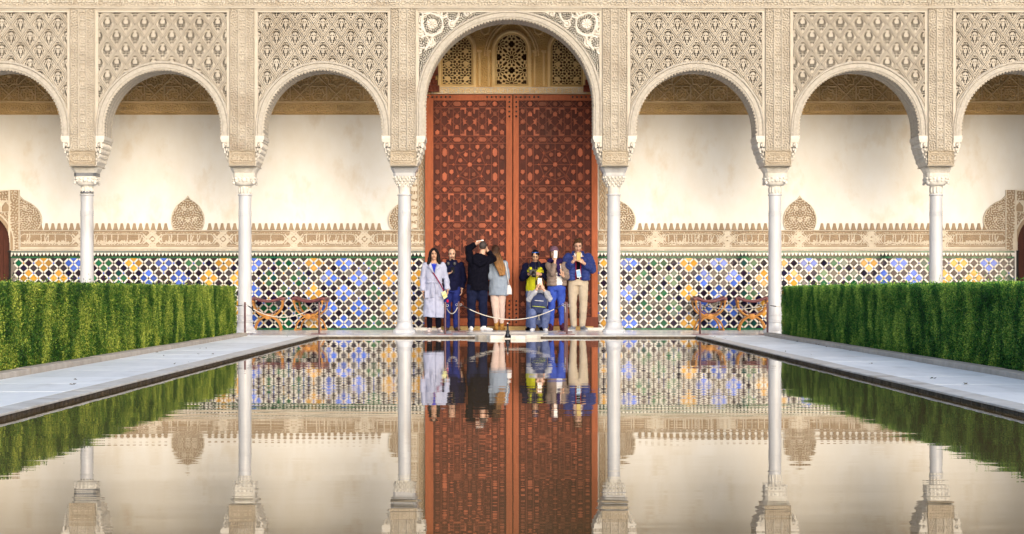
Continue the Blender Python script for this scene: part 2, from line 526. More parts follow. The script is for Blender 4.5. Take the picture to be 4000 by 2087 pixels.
def make_hedge(side, label):
    xf = -4.64 if side < 0 else 4.86           # face toward the pool
    y0, y1, top = 12.0, (33.9 if side < 0 else 33.3), 0.865
    th = 1.5
    g = np.random.default_rng(21+side)
    t = thing('clipped_hedge', label, 'hedge', (xf+side*th/2, (y0+y1)/2, .03))
    ox, oy, oz = t.location
    # slowly varying bulges, stretched upward
    def field(a, b, sa, sb, seed):
        q = np.random.default_rng(seed); s = 0
        for o in range(14):
            ka, kb = q.normal(0, sa), q.normal(0, sb); ph = q.uniform(0, 6.28)
            s = s + np.sin(a*ka+b*kb+ph)
        return s/math.sqrt(14)
    def leaves(P, Nrm, n, size):
        # one small pointed leaf (two faces) per point
        d = g.normal(0, 1, (n, 3)); d[:, 2] += .9; d += Nrm*.35
        d /= np.linalg.norm(d, axis=1)[:, None]
        s = np.cross(d, Nrm+g.normal(0, .55, (n, 3))); s /= np.linalg.norm(s, axis=1)[:, None]+1e-6
        L = (size*g.uniform(.7, 1.35, n))[:, None]; w = L*.27
        up = np.cross(s, d)*L*.12
        A = P - d*L*.5; B = P + s*w + up; C = P + d*L*.5; D = P - s*w + up
        return np.stack([A, B, C, D], 1)
    sets = []
    # long face: density follows the distance
    n = 300000
    u = g.uniform(0, 1, n)
    yy = y0+(y1-y0)*u**1.0; zz = g.uniform(.02, top, n)
    bul = field(yy, zz, 3.2, 3.0, 77+side)*.016 + field(yy, zz, 22, 16, 99+side)*.006 + field(yy, zz, 60, 40, 55+side)*.008
    dep = g.exponential(.040, n)-.012
    lean = .03*(zz/top)
    P = np.stack([xf + side*(dep - bul + .02 + lean*0), yy, zz], 1)
    sets.append(leaves(P, np.tile([-side, 0, 0], (n, 1)).astype(float), n, .0185))
    # top
    n = 30000
    xx = g.uniform(0, th, n)**1.0; yy = g.uniform(y0, y1, n)
    zz = top + field(yy, xx, 3, 3, 5)*.007 + field(yy, xx, 25, 20, 6)*.006 - g.exponential(.012, n)+.008 + np.where(g.random(n) < .10, g.exponential(.022, n), 0)
    P = np.stack([xf+side*xx, yy, zz], 1)
    sets.append(leaves(P, np.tile([0, 0, 1.], (n, 1)), n, .026))
    # end facing the gallery
    n = 12000
    xx = g.uniform(0, th, n); zz = g.uniform(.02, top, n)
    P = np.stack([xf+side*xx, y1 - g.exponential(.02, n)+.01+field(xx, zz, 8, 3, 8)*.015, zz], 1)
    sets.append(leaves(P, np.tile([0, 1., 0], (n, 1)), n, .026))
    V = np.concatenate(sets).reshape(-1, 3) - np.array([ox, oy, oz])
    Q = np.arange(len(V)).reshape(-1, 4)
    T = np.concatenate([Q[:, [0,1,2]], Q[:, [0,2,3]]])
    mm = hedge_mat('myrtle_leaf_sunlit', (.006,.030,.006), (.050,.150,.016), (.47,.52,.085)) if side < 0 else hedge_mat('myrtle_leaf_shaded', (.004,.036,.009), (.046,.210,.028), (.46,.62,.11))  # yellow sunlit side and greener shaded side, light put into the leaf colours
    me = np_mesh('foliage', V, T)
    ob('foliage', me, mm, t, kind='stuff')
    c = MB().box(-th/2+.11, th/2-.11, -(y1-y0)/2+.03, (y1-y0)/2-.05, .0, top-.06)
    c.build('shade_core', M['hedge_core'], t)  # near-black box paints the shade seen between the leaves
    # stems at the foot
    s = MB()
    for i in range(90):
        y = -(y1-y0)/2+.1+i*.229; x = -side*(th/2-.12)+random.uniform(-.03,.03)
        s.tube([(x, y, -.02), (x+random.uniform(-.03,.03), y+random.uniform(-.05,.05), .12), (x+side*.05, y+random.uniform(-.06,.06), .3)], [.012,.010,.006], 5)
    s.build('stems', M['twig'], t, kind='stuff')
    return t
M['hedge_core'] = mat('hedge_core', (.012,.022,.008), (.02,.03,.01), .95, 12)  # shade of the hedge interior put into the colour
M['twig'] = mat('twig', (.10,.07,.045), (.06,.04,.025), .9, 20)
make_hedge(-1, 'yellowish green clipped myrtle hedge along the walkway toward the cream trench coat woman')
make_hedge(1, 'deep green clipped myrtle hedge along the walkway by the blue puffer jacket man')

# wind-blown leaves and weeds in the joints
g = random.Random(4); lv = MB()
for k in range(34):
    s = g.choice((-1, 1)); y = g.uniform(9, 33.5)
    x = (PXL-.2 if s < 0 else PXR+.2)+s*abs(g.gauss(.0, .35)) if g.random() < .5 else (-4.45+abs(g.gauss(0,.05)) if s < 0 else 4.64-abs(g.gauss(0,.05)))
    x = max(-4.44, min(-3.25, x)) if s < 0 else max(3.49, min(4.63, x))
    for q in range(g.choice((1, 1, 2, 4))):
        a = g.uniform(0, 6.28); L = g.uniform(.010, .022); xx = x+g.uniform(-.03,.03); yy = y+g.uniform(-.05,.05)
        c, n = math.cos(a), math.sin(a)
        lv.add([(xx-c*L, yy-n*L, .004), (xx+n*L*.5, yy-c*L*.5, .006+g.uniform(0,.012)), (xx+c*L, yy+n*L, .006+g.uniform(0,.014)), (xx-n*L*.5, yy+c*L*.5, .007)], [(0,1,2),(0,2,3)])
tag(lv.build('leaf_litter', mat('dry_leaf', (.05,.06,.02), (.08,.05,.025), .8, 30), kind='stuff'), 'tiny dark leaves and weeds scattered along the pale walkways', 'leaves')

# ================================================================ fountain at the head of the pool
ft = thing('fountain', 'low marble fountain with dark bronze nozzle at the head of the pool', 'fountain', (.127, 34.35, 0))
M['fount'] = mat('fountain_marble', (.76,.74,.70), (.62,.58,.52), .35, 6, c3=(.45,.37,.28), c3scale=6, c3lo=.55, c3hi=.8)
M['bronze'] = mat('dark_bronze', (.035,.04,.05), (.02,.022,.03), .3, 14, metal=.8)
for s in (-1, 1):
    b = MB()
    # scroll ended block reaching over the water
    prof = [(.055,-.95),(.30,-.95),(.33,-.90),(.33,-.6),(.52,-.42),(.62,-.2),(.64,.1),(.055,.1)]
    pts = [(s*x, y) for x, y in prof]
    if s < 0: pts = pts[::-1]
    n = len(pts)
    vs = [(p[0],p[1],-.058) for p in pts]+[(p[0],p[1],.014) for p in pts]+[(p[0]*.985+s*.002,p[1]*.985,.022) for p in pts]
    fs = [tuple(2*n+i for i in range(n)), tuple(reversed(range(n)))]
    for k in (0, n):
        for i in range(n):
            j = (i+1) % n; fs.append((k+i, k+j, k+n+j, k+n+i))
    b.add(vs, fs)
    b.build('flank_stone', M['fount'], ft)
b = MB(); b.lathe([(.70,-.0),(.74,.008),(.74,.022),(.70,.03),(.66,.022),(.62,.004),(.0,.004)], 0, .62, 40); b.build('basin', M['fount'], ft, smooth=False)
b = MB(); b.box(-.05,.05,-.93,.05,-.055,-.03); b.build('channel', M['fount'], ft)
nz = MB(); nz.lathe([(.045,-.03),(.050,.0),(.040,.03),(.028,.055),(.034,.075),(.036,.085),(.024,.095),(.016,.11),(.015,.19),(.019,.20),(.014,.215),(.001,.217)], 0, -.55, 14)
nzo = nz.build('nozzle', M['bronze'], ft, smooth=True)
nzc = MB(); nzc.lathe([(.012,.212),(.015,.22),(.011,.232),(.001,.234)], 0, -.55, 10); nzc.build('nozzle_tip', M['fount'], nzo)
# ================================================================ arcade
COLX = [-7.876, -4.867, -1.829, 2.158, 5.228, 8.295]
EDGE_L, EDGE_R = -10.93, 11.37
PH = .235                      # half width of a pier
Z_PIER, Z_SPRING, Z_TOP = 3.14, 3.713, 6.115
RW = .155                      # archivolt width
Z_WALLTOP = 7.1

def motto(lead=''):
    # the dynasty's motto in Arabic presentation forms, visual order
    s = '\uFEED\uFEFB \uFECF\uFE8E\uFEDF\uFE90 \uFE8D\uFEFB \uFDF2'
    return s[::-1]

_motto_cache = {}
def motto_mesh(W, H, depth=.012):
    """raised lettering filling W x H, local origin lower left, facing -Y, letters 0..depth proud"""
    k = (round(W, 3), round(H, 3))
    if k in _motto_cache: return _motto_cache[k]
    cu = bpy.data.curves.new('lettering', 'FONT')
    cu.body = motto(); cu.resolution_u = 2; cu.extrude = .03; cu.offset = .012
    o = bpy.data.objects.new('tmp', cu); COL.objects.link(o)
    dg = bpy.context.evaluated_depsgraph_get()
    me = bpy.data.meshes.new_from_object(o.evaluated_get(dg))
    bpy.data.objects.remove(o)
    n = len(me.vertices); co = np.empty(n*3, np.float32); me.vertices.foreach_get('co', co); co = co.reshape(-1, 3)
    lo, hi = co.min(0), co.max(0)
    q = np.empty_like(co)
    q[:, 0] = (co[:, 0]-lo[0])/(hi[0]-lo[0])*W
    q[:, 2] = (co[:, 1]-lo[1])/(hi[1]-lo[1])*H
    q[:, 1] = -(co[:, 2]-lo[2])/max(hi[2]-lo[2], 1e-6)*depth*2+depth
    me.vertices.foreach_set('co', q.ravel()); me.update()
    me.name = 'lettering'; me.materials.clear()
    _motto_cache[k] = me
    return me

arcade = thing('arcade', 'carved stucco arcade of seven round arches across the head of the pool', 'arcade', (.165, DC, 0))
OFF = Vector((.165, DC, 0))
def A(name, me, m, loc, parent=None, **k):
    """part of the arcade, given in world coordinates"""
    base = Vector((0, 0, 0)) if parent is not None else OFF
    return ob(name, me, m, parent or arcade, loc=Vector(loc)-base, **k)

# ---------------- piers
def pier_relief():
    W, H = 2*PH, Z_TOP-.0-(Z_PIER+.30)
    x, z = grid(W, H, .0085)
    ny, nx = x.shape
    h = np.zeros_like(x)
    u = x/W
    side = np.minimum(u, 1-u)
    m1 = maze(ny, nx, 5.4, 5); m2 = maze(ny, nx, 5.0, 9)
    h = .006+.020*m1
    mid = side > .36
    # beads in the middle band: paired leaves
    zz = (z % .16)-.08
    d1 = np.hypot((np.abs(u-.5)*W-.026)/.85, zz)
    band = sstep(.052, .040, np.abs(d1-.0)+0) * sstep(.012, .020, d1)
    h = np.where(mid, .004+.020*np.maximum(band, .5*m2), h)
    # mouldings
    for c in (.015, .335, .355, .985, .645, .665):
        h = np.maximum(h, .036*sstep(.020, .012, np.abs(u-c)))
    h[0] = h[-1] = .01
    return relief('carved_face', W, H, h, back=.0)
def panel_relief():
    W, H = 2*PH+.02, .27
    x, z = grid(W, H, .0085)
    ny, nx = x.shape
    h = .004+.010*maze(ny, nx, 5.5, 21)
    fr = np.minimum(np.minimum(x, W-x), np.minimum(z, H-z))
    h = np.maximum(h, .026*sstep(.022, .014, fr))
    ca = np.maximum(np.abs(x-W/2)-(W/2-.10), 0)**2
    dd = np.abs(np.sqrt(ca+(z-H/2)**2)-.085)
    h = np.maximum(h, .020*sstep(.012, .007, dd))
    return relief('inscription_panel', W, H, h, back=.03)
M['panel'] = mat('panel_stucco', (.45,.385,.30), (.37,.31,.235), .9, 5, bump=.2, bscale=120, space='World')
PIER_FACE, PIER_PANEL = pier_relief(), panel_relief()
corbel_cache = {}
def corbel_mesh():
    """little stack of stalactite cells under the springing, leaning out over the opening (+x)"""
    b = MB()
    steps = [(.0,.035),(.055,.06),(.115,.085),(.165,.12)]
    b.box(0, .165, -.02, .82, .50, .573)
    b.box(0, .15, -.012, .80, .455, .50)
    for i, (zz, w) in enumerate([(.36,.125),(.27,.095),(.18,.062),(.09,.034)]):
        b.box(0, w, .0, .79, zz-.02, zz+.095)
        for k in range(6):
            y = .04+k*.14
            b.ball((w+.004, y+.03, zz+.045), (.022,.045,.05), 6, 5)
            b.ball((w*.5, -.006, zz+.045), (.03,.022,.045), 6, 5)
    b.prism([(0,-.0),(.03,.10),(.0,.10)], .02, .78)
    return b.mesh('corbel')
CORBEL = corbel_mesh()
pier_x = [EDGE_L]+COLX+[EDGE_R]
for i, cx in enumerate(pier_x):
    end = i in (0, len(pier_x)-1)
    z0 = 0 if end else Z_PIER
    w = PH+.012
    p = MB().box(-w, w, .0, DB-DF, z0, Z_TOP)
    p.box(-w-.012, w+.012, -.03, DB-DF+.02, Z_PIER-.0, Z_PIER+.016)
    po = A('pier', p.mesh('pier'), M['stucco_plain'], (cx, DF+.02, 0))
    ob('carved_face', PIER_FACE, M['stucco'], po, loc=(-PH, -.002, Z_PIER+.30))
    ob('inscription_panel', PIER_PANEL, M['panel'], po, loc=(-PH-.01, -.03, Z_PIER+.022))
    ob('lettering', motto_mesh(.36, .13, .008), M['frieze_lt'], po, loc=(-.18, -.045, Z_PIER+.092))
    if not (i == 0):
        c = ob('corbel', CORBEL, M['stucco_white'], po, loc=(-w+.001, 0, Z_SPRING-.573)); c.scale = (-1, 1, 1)
    if not (i == len(pier_x)-1):
        ob('corbel', CORBEL, M['stucco_white'], po, loc=(w-.001, 0, Z_SPRING-.573))

# ---------------- arches
def arch_curve(half, zc, zs, n=48):
    """points of the inner line from the left springing over the crown to the right, about x=0"""
    pts = [(-half, zs)]
    for k in range(n+1):
        a = math.pi-math.pi*k/n
        pts.append((half*math.cos(a), zc+half*math.sin(a)))
    pts.append((half, zs))
    return pts

def arch_ring(half, zc, zs):
    """solid barrel: front band, soffit, extrados"""
    i = arch_curve(half, zc, zs); o = arch_curve(half+RW, zc, zs)
    D = DB-DF
    # front profile: a fillet, a hollow and an outer roll
    prof = [(0,.03,1.0),(.0,0.,1.0),(.16,-.004,1),(.20,-.016,1),(.66,-.016,1),(.70,-.004,1),(.76,-.026,1),(.90,-.030,1),(1.0,-.012,1),(1.0,D,1),(0.0,D,1)]
    vs = []; m = len(prof); n = len(i)
    for p, q in zip(i, o):
        for t, y, _ in prof: vs.append((p[0]+(q[0]-p[0])*t, y, p[1]+(q[1]-p[1])*t))
    fs = []
    for a in range(n-1):
        for k in range(m):
            kk = (k+1) % m
            fs.append((a*m+k, (a+1)*m+k, (a+1)*m+kk, a*m+kk))
    fs.append(tuple(range(m))); fs.append(tuple((n-1)*m+k for k in reversed(range(m))))
    return MB().add(vs, fs).mesh('arch_ring')

def fringe(half, zc, zs, step=.062):
    """small hanging leaves along the front and back edge of the soffit"""
    b = MB()
    pts = []
    n = int(math.pi*half/step)
    for k in range(n+1):
        a = math.pi*k/n; pts.append((math.cos(a), math.sin(a), half*math.cos(a), zc+half*math.sin(a)))
    m = int((zc-zs-.02)/step)
    for k in range(m):
        z = zs+.03+k*step
        pts.append((-1, 0, -half, z)); pts.append((1, 0, half, z))
    for nx_, nz_, x, z in pts:
        tx, tz = -nz_, nx_
        for y, hh in ((.0, .028), (.22, .014), (.45, .014), (.68, .014)):
            w = step*.42
            b.add([(x+tx*w+nx_*.01, y, z+tz*w+nz_*.01), (x-tx*w+nx_*.01, y, z-tz*w+nz_*.01), (x-nx_*hh, y+.012, z-nz_*hh), (x+nx_*.01, y+.055, z+nz_*.01), (x-nx_*hh*.5+tx*w*.8, y+.01, z-nz_*hh*.5+tz*w*.8), (x-nx_*hh*.5-tx*w*.8, y+.01, z-nz_*hh*.5-tz*w*.8)],
                  [(0,4,2,5,1),(1,5,3),(5,2,3),(2,4,3),(4,0,3)])
    return b.mesh('fringe')

# ---------------- lozenge screen
LW, LH = .350, .504
def arc_pts(cx, cz, r, a0, a1, n=8):
    return [(cx+r*math.cos(R(a0+(a1-a0)*k/n)), cz+r*math.sin(R(a0+(a1-a0)*k/n))) for k in range(n+1)]
def lozenge_height(x, z, kind):
    """x,z about the centre; returns height and pierced mask"""
    a, b = LW/2, LH/2
    ax = np.abs(x)
    d = 1-(ax/a+np.abs(z)/b)                 # 0 on the outline, 1 at the centre
    rib = sstep(.20, .15, d)
    h = .016+.018*rib - .012*sstep(.05, .0, d)
    h = h-.012*sstep(.19, .21, d)*sstep(.26, .23, d)
    # little crowning cusp
    h = np.maximum(h, .040*sstep(.030, .022, np.hypot(x, z-b*.66)))
    hole = np.zeros(x.shape, bool)
    def slit(pts, w):
        nonlocal hole
        hole |= line_d(ax, z, pts) < w*(1.1 if kind == 0 else 1.08)
    def leaf(c, r, amt):
        nonlocal h
        h = np.maximum(h, amt*sstep(r, r*.6, np.hypot(ax-c[0], z-c[1])))
    if kind == 0:
        slit([(0,.158),(.014,.154)], .0055)
        slit(arc_pts(.0, .062, .056, 25, 78), .0085)
        slit([(.058,.062),(.056,.040)], .0055)
        slit([(.018,.046),(.028,.044)], .0055)
        slit([(.040,.005),(.044,-.018),(.038,-.036)], .0085)
        slit([(.016,-.050),(.040,-.046)], .0065)
        slit([(.028,-.066),(.018,-.090)], .0065)
        slit([(.082,.020),(.078,-.006)], .005)
        slit([(.070,-.036),(.064,-.058)], .005)
        slit([(.006,-.118),(.010,-.132)], .004)
        leaf((.0, .02), .022, .019); leaf((.065,.03), .018, .022); leaf((.0,.11), .02, .024)
    else:
        slit([(0,.158),(.012,.154)], .0055)
        slit([(.030,.098),(.052,.080)], .0075)
        slit([(.060,.062),(.052,.036)], .0085)
        slit([(.078,.036),(.070,.006)], .0055)
        slit([(.014,.0),(.034,-.012)], .0075)
        slit([(.046,.012),(.060,-.006)], .0055)
        slit([(.008,-.034),(.024,-.048)], .0065)
        slit([(.040,-.036),(.052,-.058)], .0065)
        slit([(.010,-.076),(.020,-.098)], .0055)
        slit([(.070,-.024),(.074,-.044)], .0045)
        slit([(.034,-.085),(.026,-.108)], .0045)
        leaf((.066,.05), .014, .020)
    out = d < 0.0
    return h, hole | out

_loz = {}
def lozenge_mesh(kind, key=None, clip=None):
    k = (kind, key)
    if k in _loz: return _loz[k]
    x, z = grid(LW, LH, .0052)
    x = x-LW/2; z = z-LH/2
    h, hole = lozenge_height(x, z, kind)
    vm = ~hole
    if clip is not None: vm &= clip(x, z)
    cm = cellmask(vm)
    if cm.sum() < 12: return None
    me = relief('lozenge', LW, LH, h, cm, back=.035, x0=-LW/2, z0=-LH/2)
    _loz[k] = me
    return me

def box_frame(x0, x1, z0, z1, w, y0, y1):
    b = MB()
    b.box(x0, x0+w, y0, y1, z0, z1); b.box(x1-w, x1, y0, y1, z0, z1); b.box(x0+w, x1-w, y0, y1, z1-w, z1)
    return b

M['arch'] = mat('arch_stucco', (.50,.465,.415), (.40,.365,.315), .9, 16, bump=.7, bscale=55, space='World')
ARCHES = []
for i in range(7):
    xa, xb = pier_x[i]+PH+.012, pier_x[i+1]-PH-.012
    cx, clear = (xa+xb)/2, xb-xa
    half = clear/2-RW+.008
    if i == 3: zc = 5.93-half
    else: zc = 4.968-half
    ARCHES.append((cx, clear, half, zc))
    ro = A('arch_ring', arch_ring(half, zc, Z_SPRING), M['arch'], (cx, DF+.03, 0))
    smooth_by_angle(ro, 25)
    ob('fringe', fringe(half, zc, Z_SPRING), M['stucco'], ro, kind='stuff')
    outr = half+RW-.02
    # the screen: frame, an added light-blocking back, the lozenges (or scrolls over the wide arch)
    fr = box_frame(-clear/2, clear/2, Z_SPRING+.2, Z_TOP, .045, -.005, .10)
    fr.box(-clear/2+.046, clear/2-.046, -.028, .02, Z_TOP-.075, Z_TOP-.048)
    fr.box(-clear/2+.006, clear/2-.006, -.03, -.006, Z_TOP-.024, Z_TOP-.004)
    scr = A('spandrel_screen', fr.mesh('spandrel_screen'), M['stucco_plain'], (cx, DF+.03, 0))
    # added back slab, following the arch, keeps the cavity behind the slits dark
    bk = MB(); pts = arch_curve(half+RW*.8, zc, Z_SPRING)
    for (x0, z0), (x1, z1) in zip(pts[:-1], pts[1:]):
        if abs(x1-x0) < 1e-5: continue
        bk.add([(x0,0,z0),(x1,0,z1),(x1,0,Z_TOP),(x0,0,Z_TOP),(x0,.06,z0),(x1,.06,z1),(x1,.06,Z_TOP),(x0,.06,Z_TOP)], [(0,1,2,3),(7,6,5,4)])
    ob('cavity_blocker', bk.mesh('cavity_blocker'), M['stucco_plain'], scr, loc=(0, DB-DF-.08, 0))
    if i == 3: continue
    kind = 0 if i in (0, 2, 4, 6) else 1
    x_in = clear/2-.045; z_in = Z_TOP-.075
    ncol = 7
    lw = 2*x_in/ncol
    sx = lw/LW
    rows = int((z_in-zc)/(LH/2))+4
    for r in range(-1, rows):
        zc_l = z_in+.030-LH/2-r*LH/2
        off = 0 if r % 2 == 0 else .5
        for c in range(-1, ncol+1):
            xl = -x_in+lw*(c+.5+off)
            if xl < -x_in-.01 or xl > x_in+.01: continue
            def ok(x, z, xl=xl, zl=zc_l, half=half, zc=zc):
                X_ = x*sx+xl; Z_ = z+zl
                return (np.abs(X_) < x_in+.002) & (Z_ < z_in) & ((np.hypot(X_, Z_-zc) > half+RW*.75) | (Z_ < zc)) & ~((Z_ <= zc) & (np.abs(X_) < half+RW*.75)) & (Z_ > Z_SPRING+.25)
            # quick reject / full test on a coarse grid
            tx, tz = np.meshgrid(np.linspace(-LW/2, LW/2, 15), np.linspace(-LH/2, LH/2, 21))
            dm = (np.abs(tx)/(LW/2)+np.abs(tz)/(LH/2)) <= 1.0
            t = ok(tx, tz)[dm]
            if not t.any(): continue
            me = lozenge_mesh(kind) if t.all() else lozenge_mesh(kind, (i, r, c), ok)
            if me is None: continue
            o = ob('lozenge', me, M['stucco'], scr, loc=(xl, .018, zc_l))
            o.scale = (sx, 1, 1)

# ---------------- scrollwork over the wide arch
def scroll_panel(sgn):
    cx, clear, half, zc = ARCHES[3]
    W = clear/2-.045; z0 = 4.60; H = Z_TOP-.075-z0
    x, z = grid(W, H, .0075)
    ny, nx = x.shape
    X_ = x - W                      # about the arch axis, left side
    Z_ = z + z0
    rad = np.hypot(X_, Z_-zc)
    base = maze(ny, nx, 5.2, 31, mirror=False)
    h = .004+.018*base
    hole = (base < .04)
    vine = np.full(x.shape, 9.0)
    s = F/DF
    def P(px, py): return ((px-1643)/207.3, (PZ(py, DF)-z0))   # photo pixel on the left panel -> local metres
    def circ(px, py, r, w=.016):
        c = P(px, py); nonlocal vine
        vine = np.minimum(vine, np.abs(np.hypot(x-c[0], z-c[1])-r)-w)
    def spiral(px, py, r0, turns, a0, w=.018, dirn=1):
        nonlocal vine
        c = P(px, py); pts = []
        for k in range(26):
            t = k/25; rr = r0*(1-.85*t); a = R(a0)+dirn*t*turns*6.283
            pts.append((c[0]+rr*math.cos(a), c[1]+rr*math.sin(a)))
        vine = np.minimum(vine, line_d(x, z, pts)-w)
    def path(pp, w=.018):
        nonlocal vine
        vine = np.minimum(vine, line_d(x, z, [P(*p) for p in pp])-w)
    k = 380/1499
    def q(a, b): return (1620+a*k, b*k)
    circ(*q(290, 370), .20, .014)
    circ(*q(610, 235), .115, .012)
    circ(*q(150, 650), .115, .012)
    spiral(*q(395, 190), .085, 1.3, 200, .017)
    spiral(*q(830, 215), .07, 1.2, 0, .017)
    spiral(*q(105, 465), .085, 1.3, 300, .017, -1)
    spiral(*q(125, 310), .06, 1.2, 90, .015)
    spiral(*q(600, 375), .07, 1.2, 120, .017)
    spiral(*q(270, 670), .07, 1.2, 40, .017, -1)
    spiral(*q(90, 790), .07, 1.2, 140, .016)
    path([q(150, 210), q(260, 200), q(380, 235), q(450, 280), q(510, 260)], .020)
    path([q(150, 210), q(130, 340), q(170, 470), q(210, 540), q(130, 580)], .020)
    path([q(70, 150), q(150, 210)], .022)
    path([q(700, 250), q(660, 320), q(600, 375)], .018)
    path([q(900, 200), q(980, 170)], .015)
    path([q(450, 430), q(420, 500), q(300, 560), q(210, 540)], .020)
    path([q(300, 560), q(270, 670), q(190, 760)], .018)
    h = np.where(vine < .008, np.maximum(h, .045*sstep(.008, -.008, vine)), h)
    hole &= vine > .010
    c = P(*q(290, 370)); rr = np.hypot(x-c[0], z-c[1])
    th = np.arctan2(z-c[1], x-c[0])
    shell = (.045+.008*np.cos(9*th))*sstep(.10, .085, rr)
    h = np.maximum(h, shell); hole &= rr > .105
    vm = ~hole & (rad > half+RW*.8) & (Z_ > zc-.2)
    vm &= ~((Z_ <= zc) & (np.abs(X_) < half+RW*.8))
    me = relief('scroll_panel', W, H, h, cellmask(vm), back=.04, x0=-W, z0=z0)
    return me, cx
SCROLL, ccx = scroll_panel(-1)
for s in (1, -1):
    o = A('scroll_panel', SCROLL, M['stucco_white'], (ccx, DF+.05, 0)); o.scale = (s, 1, 1)
    # narrow strip down the jamb below the scrolls
    A('jamb_strip', MB().box(-.02, .02, 0, .06, Z_SPRING+.2, 4.62).mesh('jamb_strip'), M['stucco_plain'], (ccx+s*(ARCHES[3][1]/2-.066), DF+.06, 0))

# ---------------- frieze along the top, wall head
topb = MB().box(EDGE_L-.5-ccx, EDGE_R+.5-ccx, 0, DB-DF, Z_TOP, Z_WALLTOP)
topb.box(EDGE_L-.5-ccx, EDGE_R+.5-ccx, -.035, 0, Z_TOP+.006, Z_TOP+.028)
tb = A('wall_head', topb.mesh('wall_head'), M['stucco_plain'], (ccx, DF+.02, 0))
def top_band(seed):
    W, H = 1.9, .30
    x, z = grid(W, H, .010)
    h = .004+.014*maze(*x.shape, 6, seed)
    h = np.maximum(h, .022*sstep(.018, .010, np.minimum(z, H-z)))
    return relief('frieze_band', W, H, h, back=.0)
TB = top_band(3)
x = EDGE_L-.4
while x < EDGE_R:
    ob('frieze_band', TB, M['stucco'], tb, loc=(x-ccx, -.002, Z_TOP+.032))
    for k in range(4):
        ob('lettering', motto_mesh(.40, .16, .010), M['stucco_white'], tb, loc=(x-ccx+.04+k*.47, -.022, Z_TOP+.085))
    x += 1.9

# ---------------- roof over the gallery
roof = thing('gallery_roof', 'brown timber gallery ceiling seen through the top of the wide arch', 'roof', (.165, 38.1, 6.3))
MB().box(-12.4, 12.4, -1.02, 1.2, .0, .08).build('ceiling_boards', M['wood'], roof)
for k in range(48):
    MB().box(-12.2+k*.52, -12.2+k*.52+.09, -1.0, 1.08, -.08, .0).build('beam', M['wood'], roof)
b = MB(); b.add([(-12.6,-2.6,.75),(12.6,-2.6,.75),(12.6,1.6,1.9),(-12.6,1.6,1.9),(-12.6,-2.6,.85),(12.6,-2.6,.85),(12.6,1.6,2.0),(-12.6,1.6,2.0)],[(0,3,2,1),(4,5,6,7),(0,1,5,4),(1,2,6,5),(2,3,7,6),(3,0,4,7)])
b.build('roof_slope', M['rooftile'] if 'rooftile' in M else M['wood'], roof)

# ================================================================ columns
def sq_block(b, levels, n=8, cx=0, cy=0):
    """stack of rounded squares: (half width, z, roundness 0..1)"""
    vs = []; fs = []
    K = 24
    for hw, z, rd in levels:
        for k in range(K):
            a = 2*math.pi*(k+.5)/K
            c, s = math.cos(a), math.sin(a)
            sqr = hw/max(abs(c), abs(s)); r = sqr*(1-rd)+hw*rd*1.0
            vs.append((cx+r*c, cy+r*s, z))
    m = len(levels)
    for i in range(m-1):
        for k in range(K): fs.append((i*K+k, i*K+(k+1) % K, (i+1)*K+(k+1) % K, (i+1)*K+k))
    fs.append(tuple(reversed(range(K)))); fs.append(tuple((m-1)*K+k for k in range(K)))
    b.add(vs, fs)

